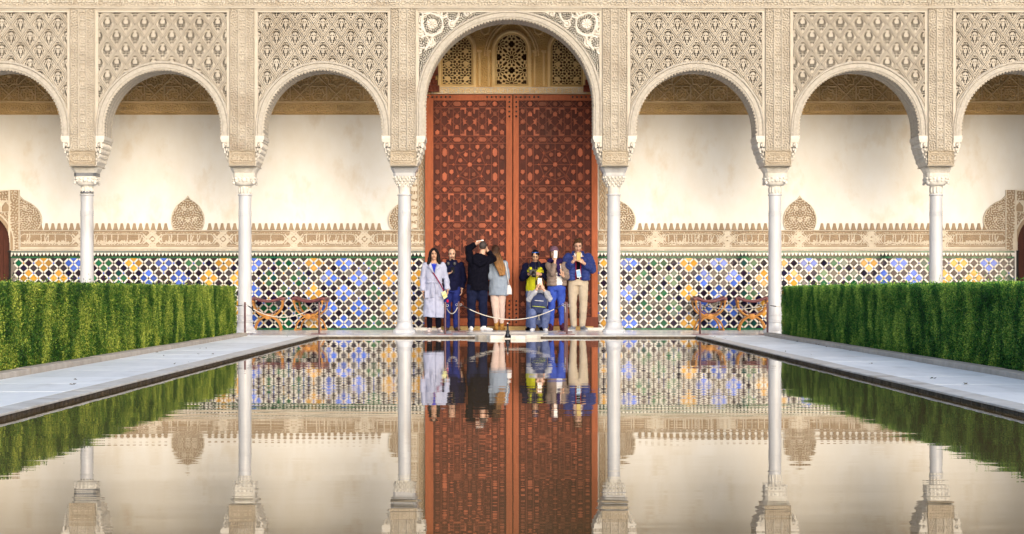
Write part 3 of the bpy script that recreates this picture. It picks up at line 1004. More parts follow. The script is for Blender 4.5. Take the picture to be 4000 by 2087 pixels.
def column(x, label, style, base_style, bands):
    t = thing('marble_column', label, 'column', (x, DC, 0), group='columns of the arcade')
    sr = .122
    b = MB()
    if base_style == 0:
        sq_block(b, [(.205,.0,0),(.207,.045,0),(.200,.055,.0),(.175,.075,.35),(.158,.12,.8),(.148,.17,1),(.140,.20,1)])
        b.lathe([(.150,.20),(.156,.212),(.156,.232),(.146,.242),(.137,.246)], n=28)
    else:
        b.lathe([(.235,.0),(.235,.03),(.20,.06),(.165,.10),(.150,.14),(.146,.19)], n=28)
        b.lathe([(.156,.19),(.160,.20),(.158,.225),(.140,.235),(.138,.32),(.146,.325),(.146,.34),(.136,.346)], n=28)
    bo = b.build('base', M['marble'], t); smooth_by_angle(bo, 35)
    z0 = .246 if base_style == 0 else .346
    s = MB()
    prof = [(.134, z0), (.130, z0+.05), (sr+.004, .9), (sr, 2.18)]
    for k in range(3):
        zz = 2.22+k*.035
        prof += [(sr, zz-.006), (sr+.006, zz), (sr+.006, zz+.014), (sr, zz+.020)]
    prof += [(sr-.002, 2.40), (sr-.002, 2.60), (sr+.012, 2.605), (sr+.018, 2.618), (sr+.012, 2.632), (sr-.006, 2.636)]
    s.lathe(prof, n=32)
    so = s.build('shaft', M['marble'], t); smooth_by_angle(so, 35)
    c = MB()
    # neck with upright leaves, then a square bell
    c.lathe([(.110,2.635),(.112,2.70),(.118,2.77),(.124,2.80)], n=24)
    if style == 0:
        for k in range(12):
            a = 2*math.pi*k/12
            c.ball((.114*math.cos(a), .114*math.sin(a), 2.71), (.02,.02,.068), 6, 6)
        sq_block(c, [(.13,2.79,.9),(.165,2.80,.6),(.185,2.83,.35),(.20,2.88,.12),(.205,2.955,.03),(.205,2.965,.03)])
        g = random.Random(int(x*100))
        for sx, sy in ((0,-1),(1,0),(-1,0),(0,1)):
            for k in range(5):
                u = -.15+.075*k
                for zz, rr in ((2.925,.028),(2.875,.030)):
                    px, py = (u, -.202) if sy else (.202*sx, u)
                    if sy: py = .200*sy
                    c.ball((px*(.95 if zz < 2.9 else 1), py*(.93 if zz < 2.9 else 1), zz+g.uniform(-.01,.01)), (rr, rr, rr*.9), 7, 5)
            c.ball((.20*sx, .20*sy, 2.90), (.04 if sy else .03, .03 if sy else .04, .05), 8, 6)
        for sx in (-1, 1):
            for sy in (-1, 1): c.ball((.19*sx, .19*sy, 2.835), .03, 7, 5)
    else:
        # stalactite capital
        for lvl, (hw, zz, n) in enumerate([(.125,2.80,3),(.150,2.85,4),(.178,2.90,5),(.200,2.945,6)]):
            sq_block(c, [(hw-.02,zz-.03,.4),(hw-.006,zz+.02,.15),(hw-.006,zz+.035,.1)])
            for q in range(4):
                for k in range(n):
                    u = -hw+hw*2*(k+.5)/n
                    p = [(u,-hw),(hw,u),(u,hw),(-hw,u)][q]
                    c.ball((p[0], p[1], zz-.005), (.020,.020,.030), 6, 5)
    co = c.build('capital', M['marble_cap'], t); smooth_by_angle(co, 50)
    a = MB()
    sq_block(a, [(.205,2.966,.02),(.208,2.990,.02),(.208,3.030,.02),(.214,3.036,.0),(.225,3.06,.0),(.245,3.095,.0),(.252,3.105,.0),(.252,3.138,.0)])
    ao = a.build('abacus', M['marble_cap'] if style == 0 else M['marble'], t); smooth_by_angle(ao, 35)
    if bands:
        q = MB(); sq_block(q, [(.212,2.968,.02),(.213,2.97,.02),(.213,3.026,.02),(.212,3.028,.02)]); q.build('lead_band', M['lead'], t)
        q = MB(); q.lathe([(.123,2.645),(.127,2.65),(.127,2.685),(.123,2.69)], n=24); smooth_by_angle(q.build('neck_band', M['lead'], t), 40)
    return t
column(COLX[0], 'white marble column with grey lead bands, behind the yellowish hedge', 0, 0, True)
column(COLX[1], 'white marble column with floral capital beside the end of the yellowish hedge', 0, 1, False)
column(COLX[2], 'white marble column with stalactite capital next to the woman in the pale trench coat', 1, 0, False)
column(COLX[3], 'white marble column with stalactite capital next to the man in the blue puffer jacket', 1, 0, False)
column(COLX[4], 'white marble column with floral capital beside the end of the deep green hedge', 0, 1, False)
column(COLX[5], 'white marble column without lead bands, rising from behind the deep green hedge', 0, 0, False)
# ================================================================ gallery wall
def WX(px): return PX(px, DW)
def WZ(py): return PZ(py, DW)
XDL, XDR, XGAP = WX(1660), WX(2335), WX(2003)
XWL, XWR = -11.6, 12.0
Z_CEIL = 6.3

def two_tone(me, mats, thr, facing=True):
    """faces proud of thr take the second material"""
    for m in mats: me.materials.append(m)
    n = len(me.polygons)
    c = np.empty(n*3, np.float32); me.polygons.foreach_get('center', c)
    me.polygons.foreach_set('material_index', (-(c.reshape(-1,3)[:,1]) > thr).astype(np.int32))
    return me

wall = thing('gallery_wall', 'cream stained plaster wall with carved stucco bands behind the columns', 'wall', (.22, DW, 0))
WO = Vector((.22, DW, 0))
def WP(name, me, m, loc, parent=None, **k):
    return ob(name, me, m, parent or wall, loc=Vector(loc)-(WO if parent is None else Vector((0,0,0))), **k)

for x0, x1 in ((XWL, XDL), (XDR, XWR)):
    # the wall is cut by a small arched doorway near its outer end
    left = x0 < 0
    dx0, dx1 = (-11.05, WX(38)) if left else (WX(3975), 11.75)
    b = MB()
    if left:
        b.box(x0, dx0, 0, .35, 0, Z_CEIL); b.box(dx1, x1, 0, .35, 0, Z_CEIL); b.box(dx0, dx1, 0, .35, WZ(815), Z_CEIL)
    else:
        b.box(x0, dx0, 0, .35, 0, Z_CEIL); b.box(dx1, x1, 0, .35, 0, Z_CEIL); b.box(dx0, dx1, 0, .35, WZ(815), Z_CEIL)
    WP('plaster', b.mesh('plaster'), M['plaster'], (0, DW, 0))
# ends of the gallery and the room behind the great door
MB().box(XWL-.3, XWL, DF+.1, DW+.4, -.05, Z_CEIL).build('gallery_end_wall', M['plaster'], kind='structure')
MB().box(XWR, XWR+.3, DF+.1, DW+.4, -.05, Z_CEIL).build('gallery_end_wall', M['plaster'], kind='structure')
rb = MB(); rb.box(XDL-.4, XDR+.4, 2.4, 2.6, 0, Z_CEIL); rb.box(XDL-.5, XDL-.4, .36, 2.4, 0, Z_CEIL); rb.box(XDR+.4, XDR+.5, .36, 2.4, 0, Z_CEIL); rb.box(XDL-.5, XDR+.5, .36, 2.6, Z_CEIL, Z_CEIL+.1)
WP('room_behind', rb.mesh('room_behind'), M['wood'], (0, DW, 0))

# ---------------- inscription frieze above the tiles
def kufic(x, z, x0, x1, z0, z1, seed):
    """distance to tall upright lettering inside a cartouche"""
    g = random.Random(seed)
    d = np.full(x.shape, 9.0)
    w = x1-x0; u = x0+.05
    base = z0+.035
    while u < x1-.06:
        tall = g.random() < .55
        if tall:
            t = z1-.012-g.random()*.01
            d = np.minimum(d, seg_d(x, z, (u, base-.01), (u+g.uniform(-.008,.008), t)))
            if g.random() < .35:
                d = np.minimum(d, line_d(x, z, [(u, base), (u+.03, base-.012), (u+.055, base+.01)]))
            if g.random() < .2:
                d = np.minimum(d, line_d(x, z, [(u+.01, base), (u+.055, t-.02)]))
            u += g.uniform(.045, .075)
        else:
            r = g.uniform(.016, .024)
            d = np.minimum(d, np.abs(np.hypot(x-u-r, z-base-r*.6)-r*.7))
            d = np.minimum(d, line_d(x, z, [(u-.02, base-.008), (u+r, base-.018), (u+.06, base-.004), (u+.07, base+.03)]))
            u += g.uniform(.055, .085)
    # ground line
    d = np.minimum(d, np.abs(z-(base-.014))+np.where((x > x0+.04) & (x < x1-.04), 0, 9))
    return d

def inscription_band(name, px0, px1, centers, seed):
    x0 = WX(px0); W = WX(px1)-x0; z0 = WZ(979); H = WZ(899)-z0
    x, z = grid(W, H, .0085)
    ny, nx = x.shape
    h = .004+.008*maze(ny, nx, 5.0, seed, mirror=False)
    zl, zh = .135, H-.085                 # cartouche field
    line = np.full(x.shape, 9.0); let = np.full(x.shape, 9.0)
    hw = .54
    for k, c in enumerate(centers):
        cx = WX(c)-x0
        sel = np.abs(x-cx) < .9
        # outline: stadium
        ex = np.maximum(np.abs(x-cx)-(hw-.10), 0); rr = (zh-zl)/2
        st = np.abs(np.hypot(ex, z-(zl+zh)/2)-rr)
        line = np.minimum(line, np.where(ex >= 0, st, 9))
        let = np.minimum(let, kufic(x, z, cx-hw+.03, cx+hw-.03, zl, zh, seed*31+k))
        # knot to the right and left
        for s in (-1, 1):
            kx = cx+s*.71
            r = np.hypot(x-kx, z-(zl+zh)/2)
            line = np.minimum(line, np.abs(r-.085)); line = np.minimum(line, np.where(r < .03, 0, 9))
            for q in (-.16, -.09, .09, .16):
                line = np.minimum(line, np.where(np.abs(x-kx) < .19, np.abs((x-kx)-(z-(zl+zh)/2)-q)/1.41, 9))
                line = np.minimum(line, np.where(np.abs(x-kx) < .19, np.abs((x-kx)+(z-(zl+zh)/2)-q)/1.41, 9))
    h = np.maximum(h, .020*sstep(.011, .006, line))
    h = np.maximum(h, .022*sstep(.012, .007, let))
    # mouldings
    for zc, w, a in ((H-.012, .012, .034), (.055, .022, .030), (.025, .02, .022)):
        h = np.maximum(h, a*sstep(w, w*.6, np.abs(z-zc)))
    for zc in (zl-.028, zh+.028):
        h = np.maximum(h, .016*sstep(.007, .004, np.abs(z-zc)))
    me = relief(name, W, H, h, back=.0)
    two_tone(me, [M['frieze_bg'], M['frieze_lt']], .0135)
    WP(name, me, None, (x0, DW-.004, z0))
    return x0, W
inscription_band('inscription_band', 80, 1658, [182, 458, 734, 1010, 1286, 1562], 3)
inscription_band('inscription_band', 2337, 3926, [2419, 2700, 2981, 3263, 3544, 3825], 5)

# ---------------- stucco merlons and medallions
def med_half(t):
    """half width (of 1) against height t 0..1"""
    pts = [(0,.82),(.08,.92),(.2,.99),(.32,1.0),(.45,.95),(.58,.84),(.70,.66),(.78,.48),(.84,.30),(.88,.18),(.93,.09),(1.0,.0)]
    return np.interp(t, [p[0] for p in pts], [p[1] for p in pts])
def medallion(name, halfw, H, cut):
    W = 2*halfw
    x, z = grid(W, H, .0085)
    ny, nx = x.shape
    xx = (x-halfw)/halfw
    hw = med_half(z/H)
    m = maze(ny, nx, 5.4, 44)
    h = .006+.022*m
    cz = .38*H
    for c in ((0, .30), (.45, .30), (-.45, .30), (.22, .62), (-.22, .62)):
        r = np.hypot((xx-c[0])*halfw, z-c[1]*H); h = np.maximum(h, .028*sstep(.05, .04, r)*sstep(.018, .026, r))
    h = np.maximum(h, .034*sstep(.10, .05, (hw-np.abs(xx))))
    vm = np.abs(xx) <= hw
    if cut: vm &= (x-halfw) >= -.0
    me = relief(name, W, H, h, cellmask(vm), back=.0, x0=-halfw)
    return two_tone(me, [M['frieze_bg'], M['frieze_lt']], .019)
MED = medallion('medallion', .345, WZ(763)-WZ(899), False)
MEDH = medallion('medallion', .46, WZ(763)-WZ(899), True)
for px in (734, 3124): WP('medallion', MED, None, (WX(px), DW-.004, WZ(899)))
for px, s in ((1604, -1), (2396, 1), (78, 1), (3926, -1)):
    o = WP('medallion', MEDH, None, (WX(px), DW-.004, WZ(899))); o.scale = (s, 1, 1)
mb = MB()
mb.prism([(-.054,0),(.054,0),(.036,.055),(.030,.085),(.022,.135),(-.022,.135),(-.030,.085),(-.036,.055)], -.03, 0, c=.006)
MERL = mb.mesh('merlon')
for a, z, skip in ((150, 1502, [(734, 76)]), (2492, 3858, [(3124, 76)])):
    px = a+8
    while px < z:
        if all(abs(px-c) > w for c, w in skip):
            WP('merlon', MERL, M['frieze_bg'], (WX(px), DW-.001, WZ(898.5)))
        px += 24.5

M['ochre_lt'] = mat('ochre_relief', (.76,.60,.36), (.66,.50,.28), .9, 4, bump=.2, bscale=120, space='World')
# ---------------- upper frieze: motto band and star strapwork
def star_frieze(name, x0, x1):
    W = x1-x0; z0 = WZ(402); H = .95
    x, z = grid(W, H, .0115)
    ny, nx = x.shape
    h = .006+.016*maze(ny, nx, 5.0, 61, mirror=False)
    S = .74
    u = (x+x0) % S-S/2; v = (z-.17) % S-S/2
    def star(u, v): return np.minimum(np.maximum(np.abs(u), np.abs(v)), (np.abs(u)+np.abs(v))/1.414)
    d = np.abs(star(u, v)-.16)
    d = np.minimum(d, np.abs(star((u+S) % S-S/2, (v+S) % S-S/2)-.10))
    for q in (.37,):
        d = np.minimum(d, np.abs(np.abs(np.abs(u)+np.abs(v))-q)/1.414)
    d = np.minimum(d, np.where(np.abs(v) > .2, np.abs(np.abs(u)-.20), 9))
    d = np.minimum(d, np.where(np.abs(u) > .2, np.abs(np.abs(v)-.20), 9))
    h = np.maximum(h, .036*sstep(.017, .010, d))
    r = np.hypot(u, v); h = np.maximum(h, .044*sstep(.055, .03, r))
    r = np.hypot(((x+x0+.18) % .37)-.185, z-.085); h = np.maximum(h, .036*sstep(.045, .03, r))
    h = np.maximum(h, .045*sstep(.022, .014, np.abs(z-.02)))
    me = relief(name, W, H, h, back=.0)
    two_tone(me, [M['ochre'], M['ochre_lt']], .026)
    WP(name, me, None, (x0, DW-.004, z0))
def motto_band(x0, x1, phase):
    W = x1-x0; z0 = WZ(449); H = WZ(402)-z0
    x, z = grid(W, H, .0095)
    h = .004+.008*maze(*x.shape, 5.0, 71, mirror=False)
    per = .738
    u = (x+x0-phase) % per-per/2
    r = np.hypot(np.abs(u)-per/2+.0, z-H/2)
    line = np.minimum(np.abs(r-.075), np.where(r < .035, 0, 9))
    ex = np.maximum(np.abs(u)-.185, 0)
    line = np.minimum(line, np.abs(np.hypot(ex, z-H/2)-.095))
    h = np.maximum(h, .018*sstep(.010, .006, line))
    h = np.maximum(h, .030*sstep(.014, .008, np.minimum(z-.004, H-.006-z)))
    bo = WP('motto_band', relief('motto_band', W, H, h, back=.0), M['ochre'], (x0, DW-.004, z0))
    k = math.ceil((x0-phase)/per)
    while phase+k*per+.1 < x1:
        cx = phase+k*per+per/2
        if cx-.2 > x0 and cx+.2 < x1:
            ob('lettering', motto_mesh(.40, .135, .012), M['ochre_lt'], bo, loc=(cx-.20-x0, -.030, .055))
        k += 1
for x0, x1 in ((XWL+.02, WX(1600)), (WX(2402), XWR-.02)):
    star_frieze('star_frieze', x0, x1); motto_band(x0, x1, WX(2584) if x0 > 0 else WX(1140))

# ---------------- carved jambs of the great door
def jamb_relief():
    W, H = WX(1660)-WX(1604), 4.35
    x, z = grid(W, H, .0085)
    h = .006+.014*maze(*x.shape, 6.0, 81)
    u = x/W
    for c in (.03, .5, .56, .97): h = np.maximum(h, .032*sstep(.035, .02, np.abs(u-c)))
    # upright sprigs in the inner strip, brackets in the outer
    zz = (z % .11)-.055
    sp = np.minimum(np.abs(np.abs(u-.77)*W*1.2-(.028-zz*.5)), 9)
    h = np.where((u > .6) & (u < .94), .006+.022*sstep(.010, .005, sp), h)
    br = (np.abs(((z % .15)-.075)) < .045) & (u > .08) & (u < .45)
    h = np.where(br, np.maximum(h, .022), h)
    return two_tone(relief('carved_jamb', W, H, h, back=.0), [M['frieze_bg'], M['frieze_lt']], .016)
JAMB = jamb_relief()
WP('carved_jamb', JAMB, None, (WX(1604), DW-.004, WZ(897)))
o = WP('carved_jamb', JAMB, None, (WX(2396), DW-.004, WZ(897))); o.scale = (-1, 1, 1)

# ---------------- tympanum with three latticed windows over the door
def win_sd(x, z, cx, hw, z0, zt):
    """signed distance-like field of an arched window (negative inside)"""
    zc = zt-hw
    r = np.hypot(x-cx, np.maximum(z-zc, 0))-hw
    return np.maximum(np.where(z > zc, r, np.abs(x-cx)-hw), z0-z)
WINS = [(WX(1785), .30, WZ(330), WZ(133)), (WX(1998.5), .31, WZ(330), WZ(135)), (WX(2214), .305, WZ(332), WZ(133))]
TX0, TX1 = WX(1694), WX(2300)
def tympanum():
    z0 = WZ(343); H = Z_CEIL-.01-z0; W = TX1-TX0
    x, z = grid(W, H, .0085)
    X_, Z_ = x+TX0, z+z0
    h = .008+.016*maze(*x.shape, 5.5, 91)
    hole = np.zeros(x.shape, bool)
    flat = np.zeros(x.shape, bool)
    for cx, hw, a, b in WINS:
        d = win_sd(X_, Z_, cx, hw, a, b)
        h = np.where(d < .085, .012+.05*sstep(.085, .06, d)*sstep(.0, .05, d), h)
        h = np.maximum(h, .055*sstep(.016, .010, np.abs(d-.075)))
        hole |= d < .0
    # pointed arch round the middle window
    cx = WINS[1][0]
    for off, amp in ((.0, .06), (.05, .04)):
        r = np.hypot(np.abs(X_-cx)+.28, Z_-WZ(222))-.78-off
        h = np.maximum(h, np.where(Z_ > WZ(222), amp*sstep(.022, .012, np.abs(r)), 0))
    # slender engaged shafts
    for px in (1873, 1909, 2089, 2124):
        u = np.abs(X_-WX(px))
        h = np.maximum(h, np.where((Z_ < WZ(205)) & (Z_ > WZ(338)), .045*np.sqrt(np.clip(1-(u/.028)**2, 0, 1)), 0))
        h = np.maximum(h, np.where((np.abs(Z_-WZ(202)) < .025) & (u < .05), .05, 0))
    # shields
    for px in (1895, 2105):
        u, v = X_-WX(px), Z_-WZ(113)
        r = np.maximum(np.abs(u)-.0, np.abs(v))
        r = np.where(v < 0, np.hypot(u, v*.8), r)
        h = np.maximum(h, np.where(r < .105, .03+.012*sstep(.09, .085, r)*0+.02*(r > .08), 0))
    me = relief('tympanum', W, H, h, cellmask(~hole), back=.10)
    two_tone(me, [M['tymp'], M['tymp_lt']], .030)
    return WP('tympanum', me, None, (TX0, DW-.03, z0)), z0
M['tymp'] = mat('tympanum_stucco', (.66,.46,.20), (.56,.38,.15), .9, 3, bump=.25, bscale=120, c3=(.42,.29,.15), c3scale=1.2, c3lo=.55, c3hi=.85, space='World')  # gold of warm bounced light put into the stucco colour
M['tymp_lt'] = mat('tympanum_relief', (.80,.61,.32), (.70,.51,.25), .9, 3, bump=.2, bscale=120, space='World')  # same bounced gold light, painted paler on the raised faces
TY, TZ0 = tympanum()
def lattice(kind, hw, H):
    W = 2*hw+.02
    x, z = grid(W, H, .0048)
    X_ = x-W/2
    hole = np.zeros(x.shape, bool)
    if kind == 0:
        s = hw*2*.86
        cents = [(i*s*.5*2*.5, j*s*.5) for i in range(-4, 5) for j in range(-1, 9) if (i+j) % 2 == 0]
        n = 12; rr_ = s*.5
    else:
        s = hw*2/1.55
        cents = [(i*s*.42, j*s*.42) for i in range(-4, 5) for j in range(-1, 9) if (i+j) % 2 == 0]
        n = 8; rr_ = s*.42
    best = np.full(x.shape, 9.0); cx = np.zeros_like(x); cz = np.zeros_like(x)
    for a, b in cents:
        r = np.hypot(X_-a, z-b-.02); m = r < best
        best = np.where(m, r, best); cx = np.where(m, a, cx); cz = np.where(m, b+.02, cz)
    th = np.arctan2(z-cz, X_-cx); r = best/rr_
    if kind == 0:
        hole |= r < .13
        hole |= (r > .19) & (r < .46) & (np.cos(n*th) > .05-.5*(r-.3))
        hole |= (r > .52) & (r < .70) & (np.cos(n*th+math.pi) > .0)
        hole |= (r > .76) & (r < .98) & (np.cos(n*th) > -.15)
    else:
        hole |= (r < .16)
        hole |= (r > .24) & (r < .56) & (np.cos(n*th) > .0)
        hole |= (r > .63) & (r < .86) & (np.cos(n*th+math.pi) > -.2)
        hole |= (r > .93) & (np.cos(2*n*th) > -.1)
        # solid roundels
        for a in (-.185, .185):
            for b in (.12, .42, .68):
                hole &= np.hypot(X_-a, z-b) > .052
    d = win_sd(X_, z, 0, hw+.004, 0.0, H)
    vm = ~hole & (d < .006)
    vm |= (d < .006) & (d > -.014)
    h = np.full(x.shape, .012)
    return relief('window_lattice', W, H, h, cellmask(vm), back=.012, x0=-W/2)
for k, (cx, hw, a, b) in enumerate(WINS):
    if k == 2: me = LATS
    else: me = lattice(0 if k == 1 else 1, hw, b-a)
    if k == 0: LATS = me
    ob('window_lattice', me, M['tymp_lt'], TY, loc=(cx-TX0, .045, a-TZ0))
# carved lintel under the windows
def lintel():
    W, H = WX(2292)-WX(1686), WZ(343)-WZ(369)
    x, z = grid(W, H, .008)
    g = np.random.default_rng(4)
    h = .01+.012*maze(*x.shape, 4.5, 95, mirror=False)
    h = np.maximum(h, .020*(np.sin(x*95)+.6*np.sin(x*57+1) > .9)*(z > .02)*(z < H-.02))
    h = np.maximum(h, .03*sstep(.014, .008, np.minimum(z, H-z)))
    return two_tone(relief('carved_lintel', W, H, h, back=.1), [M['tymp_lt'], M['frieze_lt']], .016)
WP('carved_lintel', lintel(), None, (WX(1686), DW-.085, WZ(369)))
b = MB()
for px, w in ((1684, .05), (2294, .05)):
    b.prism([(WX(px)-.06,WZ(369)),(WX(px)+.06,WZ(369)),(WX(px)+.05,WZ(345)),(WX(px)+.03,WZ(330)),(WX(px)-.02,WZ(318)),(WX(px)-.045,WZ(335))], -.07, .0, c=.01)
WP('lintel_scrolls', b.mesh('lintel_scrolls'), M['tymp_lt'], (0, DW, 0))

# ================================================================ tile dado
def glaze(name, c, c2, rough=.10):
    m = mat(name, c, c2, rough, 22, rnd=.38, bump=.10, bscale=16, spec=.40, lo=.4, hi=.7)
    return m
GL = {'N': glaze('navy_glaze', (.005,.004,.018), (.010,.007,.040)), 'P': glaze('plum_glaze', (.014,.005,.024), (.008,.004,.014)),
      'B': glaze('blue_glaze', (.035,.095,.50), (.065,.16,.60)), 'G': glaze('green_glaze', (.004,.075,.035), (.006,.12,.05)),
      'Y': glaze('ochre_glaze', (.46,.23,.025), (.56,.31,.05)), 'T': glaze('teal_glaze', (.006,.04,.04), (.006,.06,.05)),
      'K': glaze('black_glaze', (.008,.008,.010), (.014,.014,.018))}
M['white_glaze'] = mat('white_glaze', (.74,.73,.69), (.64,.61,.56), .22, 14, bump=.1, bscale=60, island=.16, space='World')
M['grout'] = mat('grout', (.20,.18,.16), (.14,.125,.11), .9, 20)
TP = .2034
def tile_mesh(name, up=True, dn=True, r=.0745, t=.012, c=.004):
    """square tile set on its corner; up/dn False makes the cut half tile at a border"""
    b = MB()
    pts = [(-r, 0)]
    if dn: pts.append((0, -r))
    pts.append((r, 0))
    if up: pts.append((0, r))
    b.prism(pts, -t, 0, c=c)
    return b.mesh(name)
tile_m = {}
def get_tile(col, shape):
    k = (col, shape)
    if k not in tile_m:
        me = tile_mesh('tile', shape != 'dn', shape != 'up'); me.materials.append(GL[col]); tile_m[k] = me
    return tile_m[k]
SEQ = 'YBBBGYYYBGGG'
def tile_color(i2, j2, g):
    """i2, j2 in half pitches (same parity)"""
    for k in range(-2, 3):
        pass
    # clusters of four tiles round a node; nodes on a 3 pitch grid, every other column shifted by half
    kc = round(i2/3.0)
    best = None
    for kk in (kc-1, kc, kc+1):
        ci = kk*3+0
        for jj in range(-2, 8):
            cj = 1+jj*6+(3 if kk % 2 else 0)
            if abs(i2-ci)+abs(j2-cj) == 1: best = kk
    if best is not None:
        c = SEQ[best % 12]
        if c == 'G' and g.random() < .3: c = 'T'
        return c
    return g.choice('NNNNPNP')

def join_stuff(name, groups, t):
    if not groups: return
    al = MB(); idx = []
    me_m = []
    for k, (c, b) in enumerate(groups.items()):
        al.add(b.v, b.f); idx += [k]*len(b.f); me_m.append(GL[c])
    me = al.mesh(name)
    for m in me_m: me.materials.append(m)
    me.polygons.foreach_set('material_index', idx)
    ob(name, me, None, t, kind='stuff')

def dado(x0, x1, anchor, label, seed, prefer):
    zt = WZ(1009); zb = zt-14*TP/2
    t = thing('tile_dado', label, 'tilework', ((x0+x1)/2, DW, 0))
    ox = (x0+x1)/2
    g = random.Random(seed)
    MB().box(x0-ox, x1-ox, -.02, .0, 0, WZ(983)).build('grout_bed', M['grout'], t)
    yf = -.021
    tiles = []
    i0 = math.ceil((x0-anchor)/(TP/2)); i1 = math.floor((x1-anchor)/(TP/2))
    strips = MB(); nodes = []
    for i2 in range(i0, i1+1):
        x = anchor+i2*TP/2
        for j2 in range(0, 15):
            z = zt-j2*TP/2
            if (i2+j2) % 2 == 0:
                if x-.06 < x0 or x+.06 > x1: continue
                shp = 'dn' if j2 == 0 else ('up' if j2 == 14 else 'full')
                vis = 1.0 if shp == 'full' else .5
                if not (prefer[0] < x < prefer[1]) and z < .75: vis *= .05
                tiles.append((vis, x, z, tile_color(i2, j2, g), shp))
            else:
                if j2 in (0, 14): continue
                if x-.02 < x0 or x+.02 > x1: continue
                nodes.append((x, z, g.choice(['K','K','B','Y','K','B'])))
    # white bars between the tiles
    for i2 in range(i0-1, i1+1):
        x = anchor+i2*TP/2
        for j2 in range(0, 14):
            z = zt-j2*TP/2
            a, b_ = ((x, z), (x+TP/2, z-TP/2)) if (i2+j2) % 2 else ((x+TP/2, z), (x, z-TP/2))
            # bar runs from node to node
            if x < x0-.001 or x+TP/2 > x1+.001: continue
            dx, dz = b_[0]-a[0], b_[1]-a[1]; L = math.hypot(dx, dz); dx /= L; dz /= L
            nx_, nz_ = -dz, dx
            s0, s1, w, q = .017, L-.017, .0165, .010
            # pointed ends
            def P(s, n): return (a[0]+dx*s+nx_*n, a[1]+dz*s+nz_*n)
            poly = [P(s0, -.006), P(s0+q, -w), P(s1-q, -w), P(s1, -.006), P(s1, .006), P(s1-q, w), P(s0+q, w), P(s0, .006)]
            if (poly[1][0]-poly[0][0])*(poly[2][1]-poly[0][1])-(poly[1][1]-poly[0][1])*(poly[2][0]-poly[0][0]) < 0: poly = poly[::-1]
            if zb-.001 <= min(p[1] for p in poly)+.03:
                jt = g.uniform(-.0008, .0008)
                strips.prism(poly, yf-.009+jt, yf, c=.003)
    strips.build('white_bars', M['white_glaze'], t, kind='stuff', loc=(-ox, 0, 0))
    tiles.sort(key=lambda q: -q[0])
    for vis, x, z, c, shp in tiles[:300]:
        o = ob('tile', get_tile(c, shp), None, t, loc=(x-ox, yf+.002, z))
        o.rotation_euler = (g.gauss(0, .02), g.gauss(0, .015), g.gauss(0, .02))
    # the ones past three hundred, mostly behind the hedge, joined by colour
    rest = {}
    for vis, x, z, c, shp in tiles[300:]:
        src = get_tile(c, shp)
        b = rest.setdefault(c, MB())
        b.add([(v.co.x+x-ox, v.co.y+yf+.002, v.co.z+z) for v in src.vertices], [tuple(p.vertices) for p in src.polygons])
    join_stuff('further_tiles', rest, t)
    nb = {}
    for x, z, c in nodes:
        b = nb.setdefault(c, MB())
        pts = []
        for k in range(8):
            a = 2*math.pi*k/8; r = .0185
            pts.append((x-ox+r*math.cos(a), z+r*math.sin(a)))
        b.prism(pts, yf-.008, yf, c=.003)
    join_stuff('node_tiles', nb, t)
    # green border and crest of black merlons on white
    L = x1-x0
    bt = MB(); k = 0; x = x0
    for zz0, zz1, proud in ((WZ(1009), WZ(1003), .036), (WZ(987), WZ(982), .036), (.0, zb+.002, .034)):
        x = x0; me_ = {}
        while x < x1-.02:
            w = min(.146, x1-x)
            kk = round(w, 3)
            if kk not in me_:
                me_[kk] = MB().prism([(0,0),(w-.004,0),(w-.004,zz1-zz0),(0,zz1-zz0)], -proud, -.02, c=.004).mesh('border_tile')
            ob('border_tile', me_[kk], GL['G'] if g.random() < .75 else GL['T'], t, loc=(x-ox, 0, zz0))
            x += w
    cz0, cz1 = WZ(1003)+.001, WZ(987)-.001
    MB().box(x0-ox, x1-ox, -.026, -.0205, cz0, cz1).build('crest_ground', M['white_glaze'], t)
    H = cz1-cz0
    cm = MB().prism([(-.036,0),(.036,0),(.034,H*.25),(.020,H*.32),(.022,H*.5),(.010,H*.58),(.012,H*.72),(.0,H*.97),(-.012,H*.72),(-.010,H*.58),(-.022,H*.5),(-.020,H*.32),(-.034,H*.25)], -.034, -.025, c=.002).mesh('crest_tile')
    x = x0+.05
    while x < x1-.04:
        ob('crest_tile', cm, GL['K'], t, loc=(x-ox, 0, cz0)); x += .0732
    return t
dado(WX(44), WX(1664)-.012, WX(1226), 'glossy lozenge tile dado in navy, green, blue and ochre behind the pale trench coat', 3, (WX(930), 9))
dado(WX(2332)+.012, WX(3963), WX(2690), 'lozenge tile dado on the blue puffer jacket man\'s side of the great door', 8, (-9, WX(3060)))

# ================================================================ great door
def wood_mat(name, c1, c2, rough=.5, scale=9, rnd=.0, c3=None):
    return mat(name, c1, c2, rough, scale, stretch=(2.2,2.2,.5), bump=.25, bscale=30, rnd=rnd, c3=c3, c3scale=.9, space='World', c3lo=.5, c3hi=.8, lo=.3, hi=.7, spec=.2)
M['door_ground'] = wood_mat('door_ground', (.098,.021,.013), (.055,.014,.010), .6, c3=(.035,.014,.012))
M['door_strap'] = wood_mat('door_strap', (.18,.040,.020), (.122,.028,.015), .5, c3=(.075,.022,.016))
M['door_piece'] = wood_mat('door_piece', (.33,.088,.042), (.24,.060,.030), .45, rnd=.42, c3=(.13,.038,.022))
M['door_stile'] = wood_mat('door_stile', (.40,.108,.042), (.29,.072,.028), .5, c3=(.14,.038,.02))
M['iron'] = mat('iron', (.06,.05,.05), (.035,.03,.03), .4, 20, metal=.7)

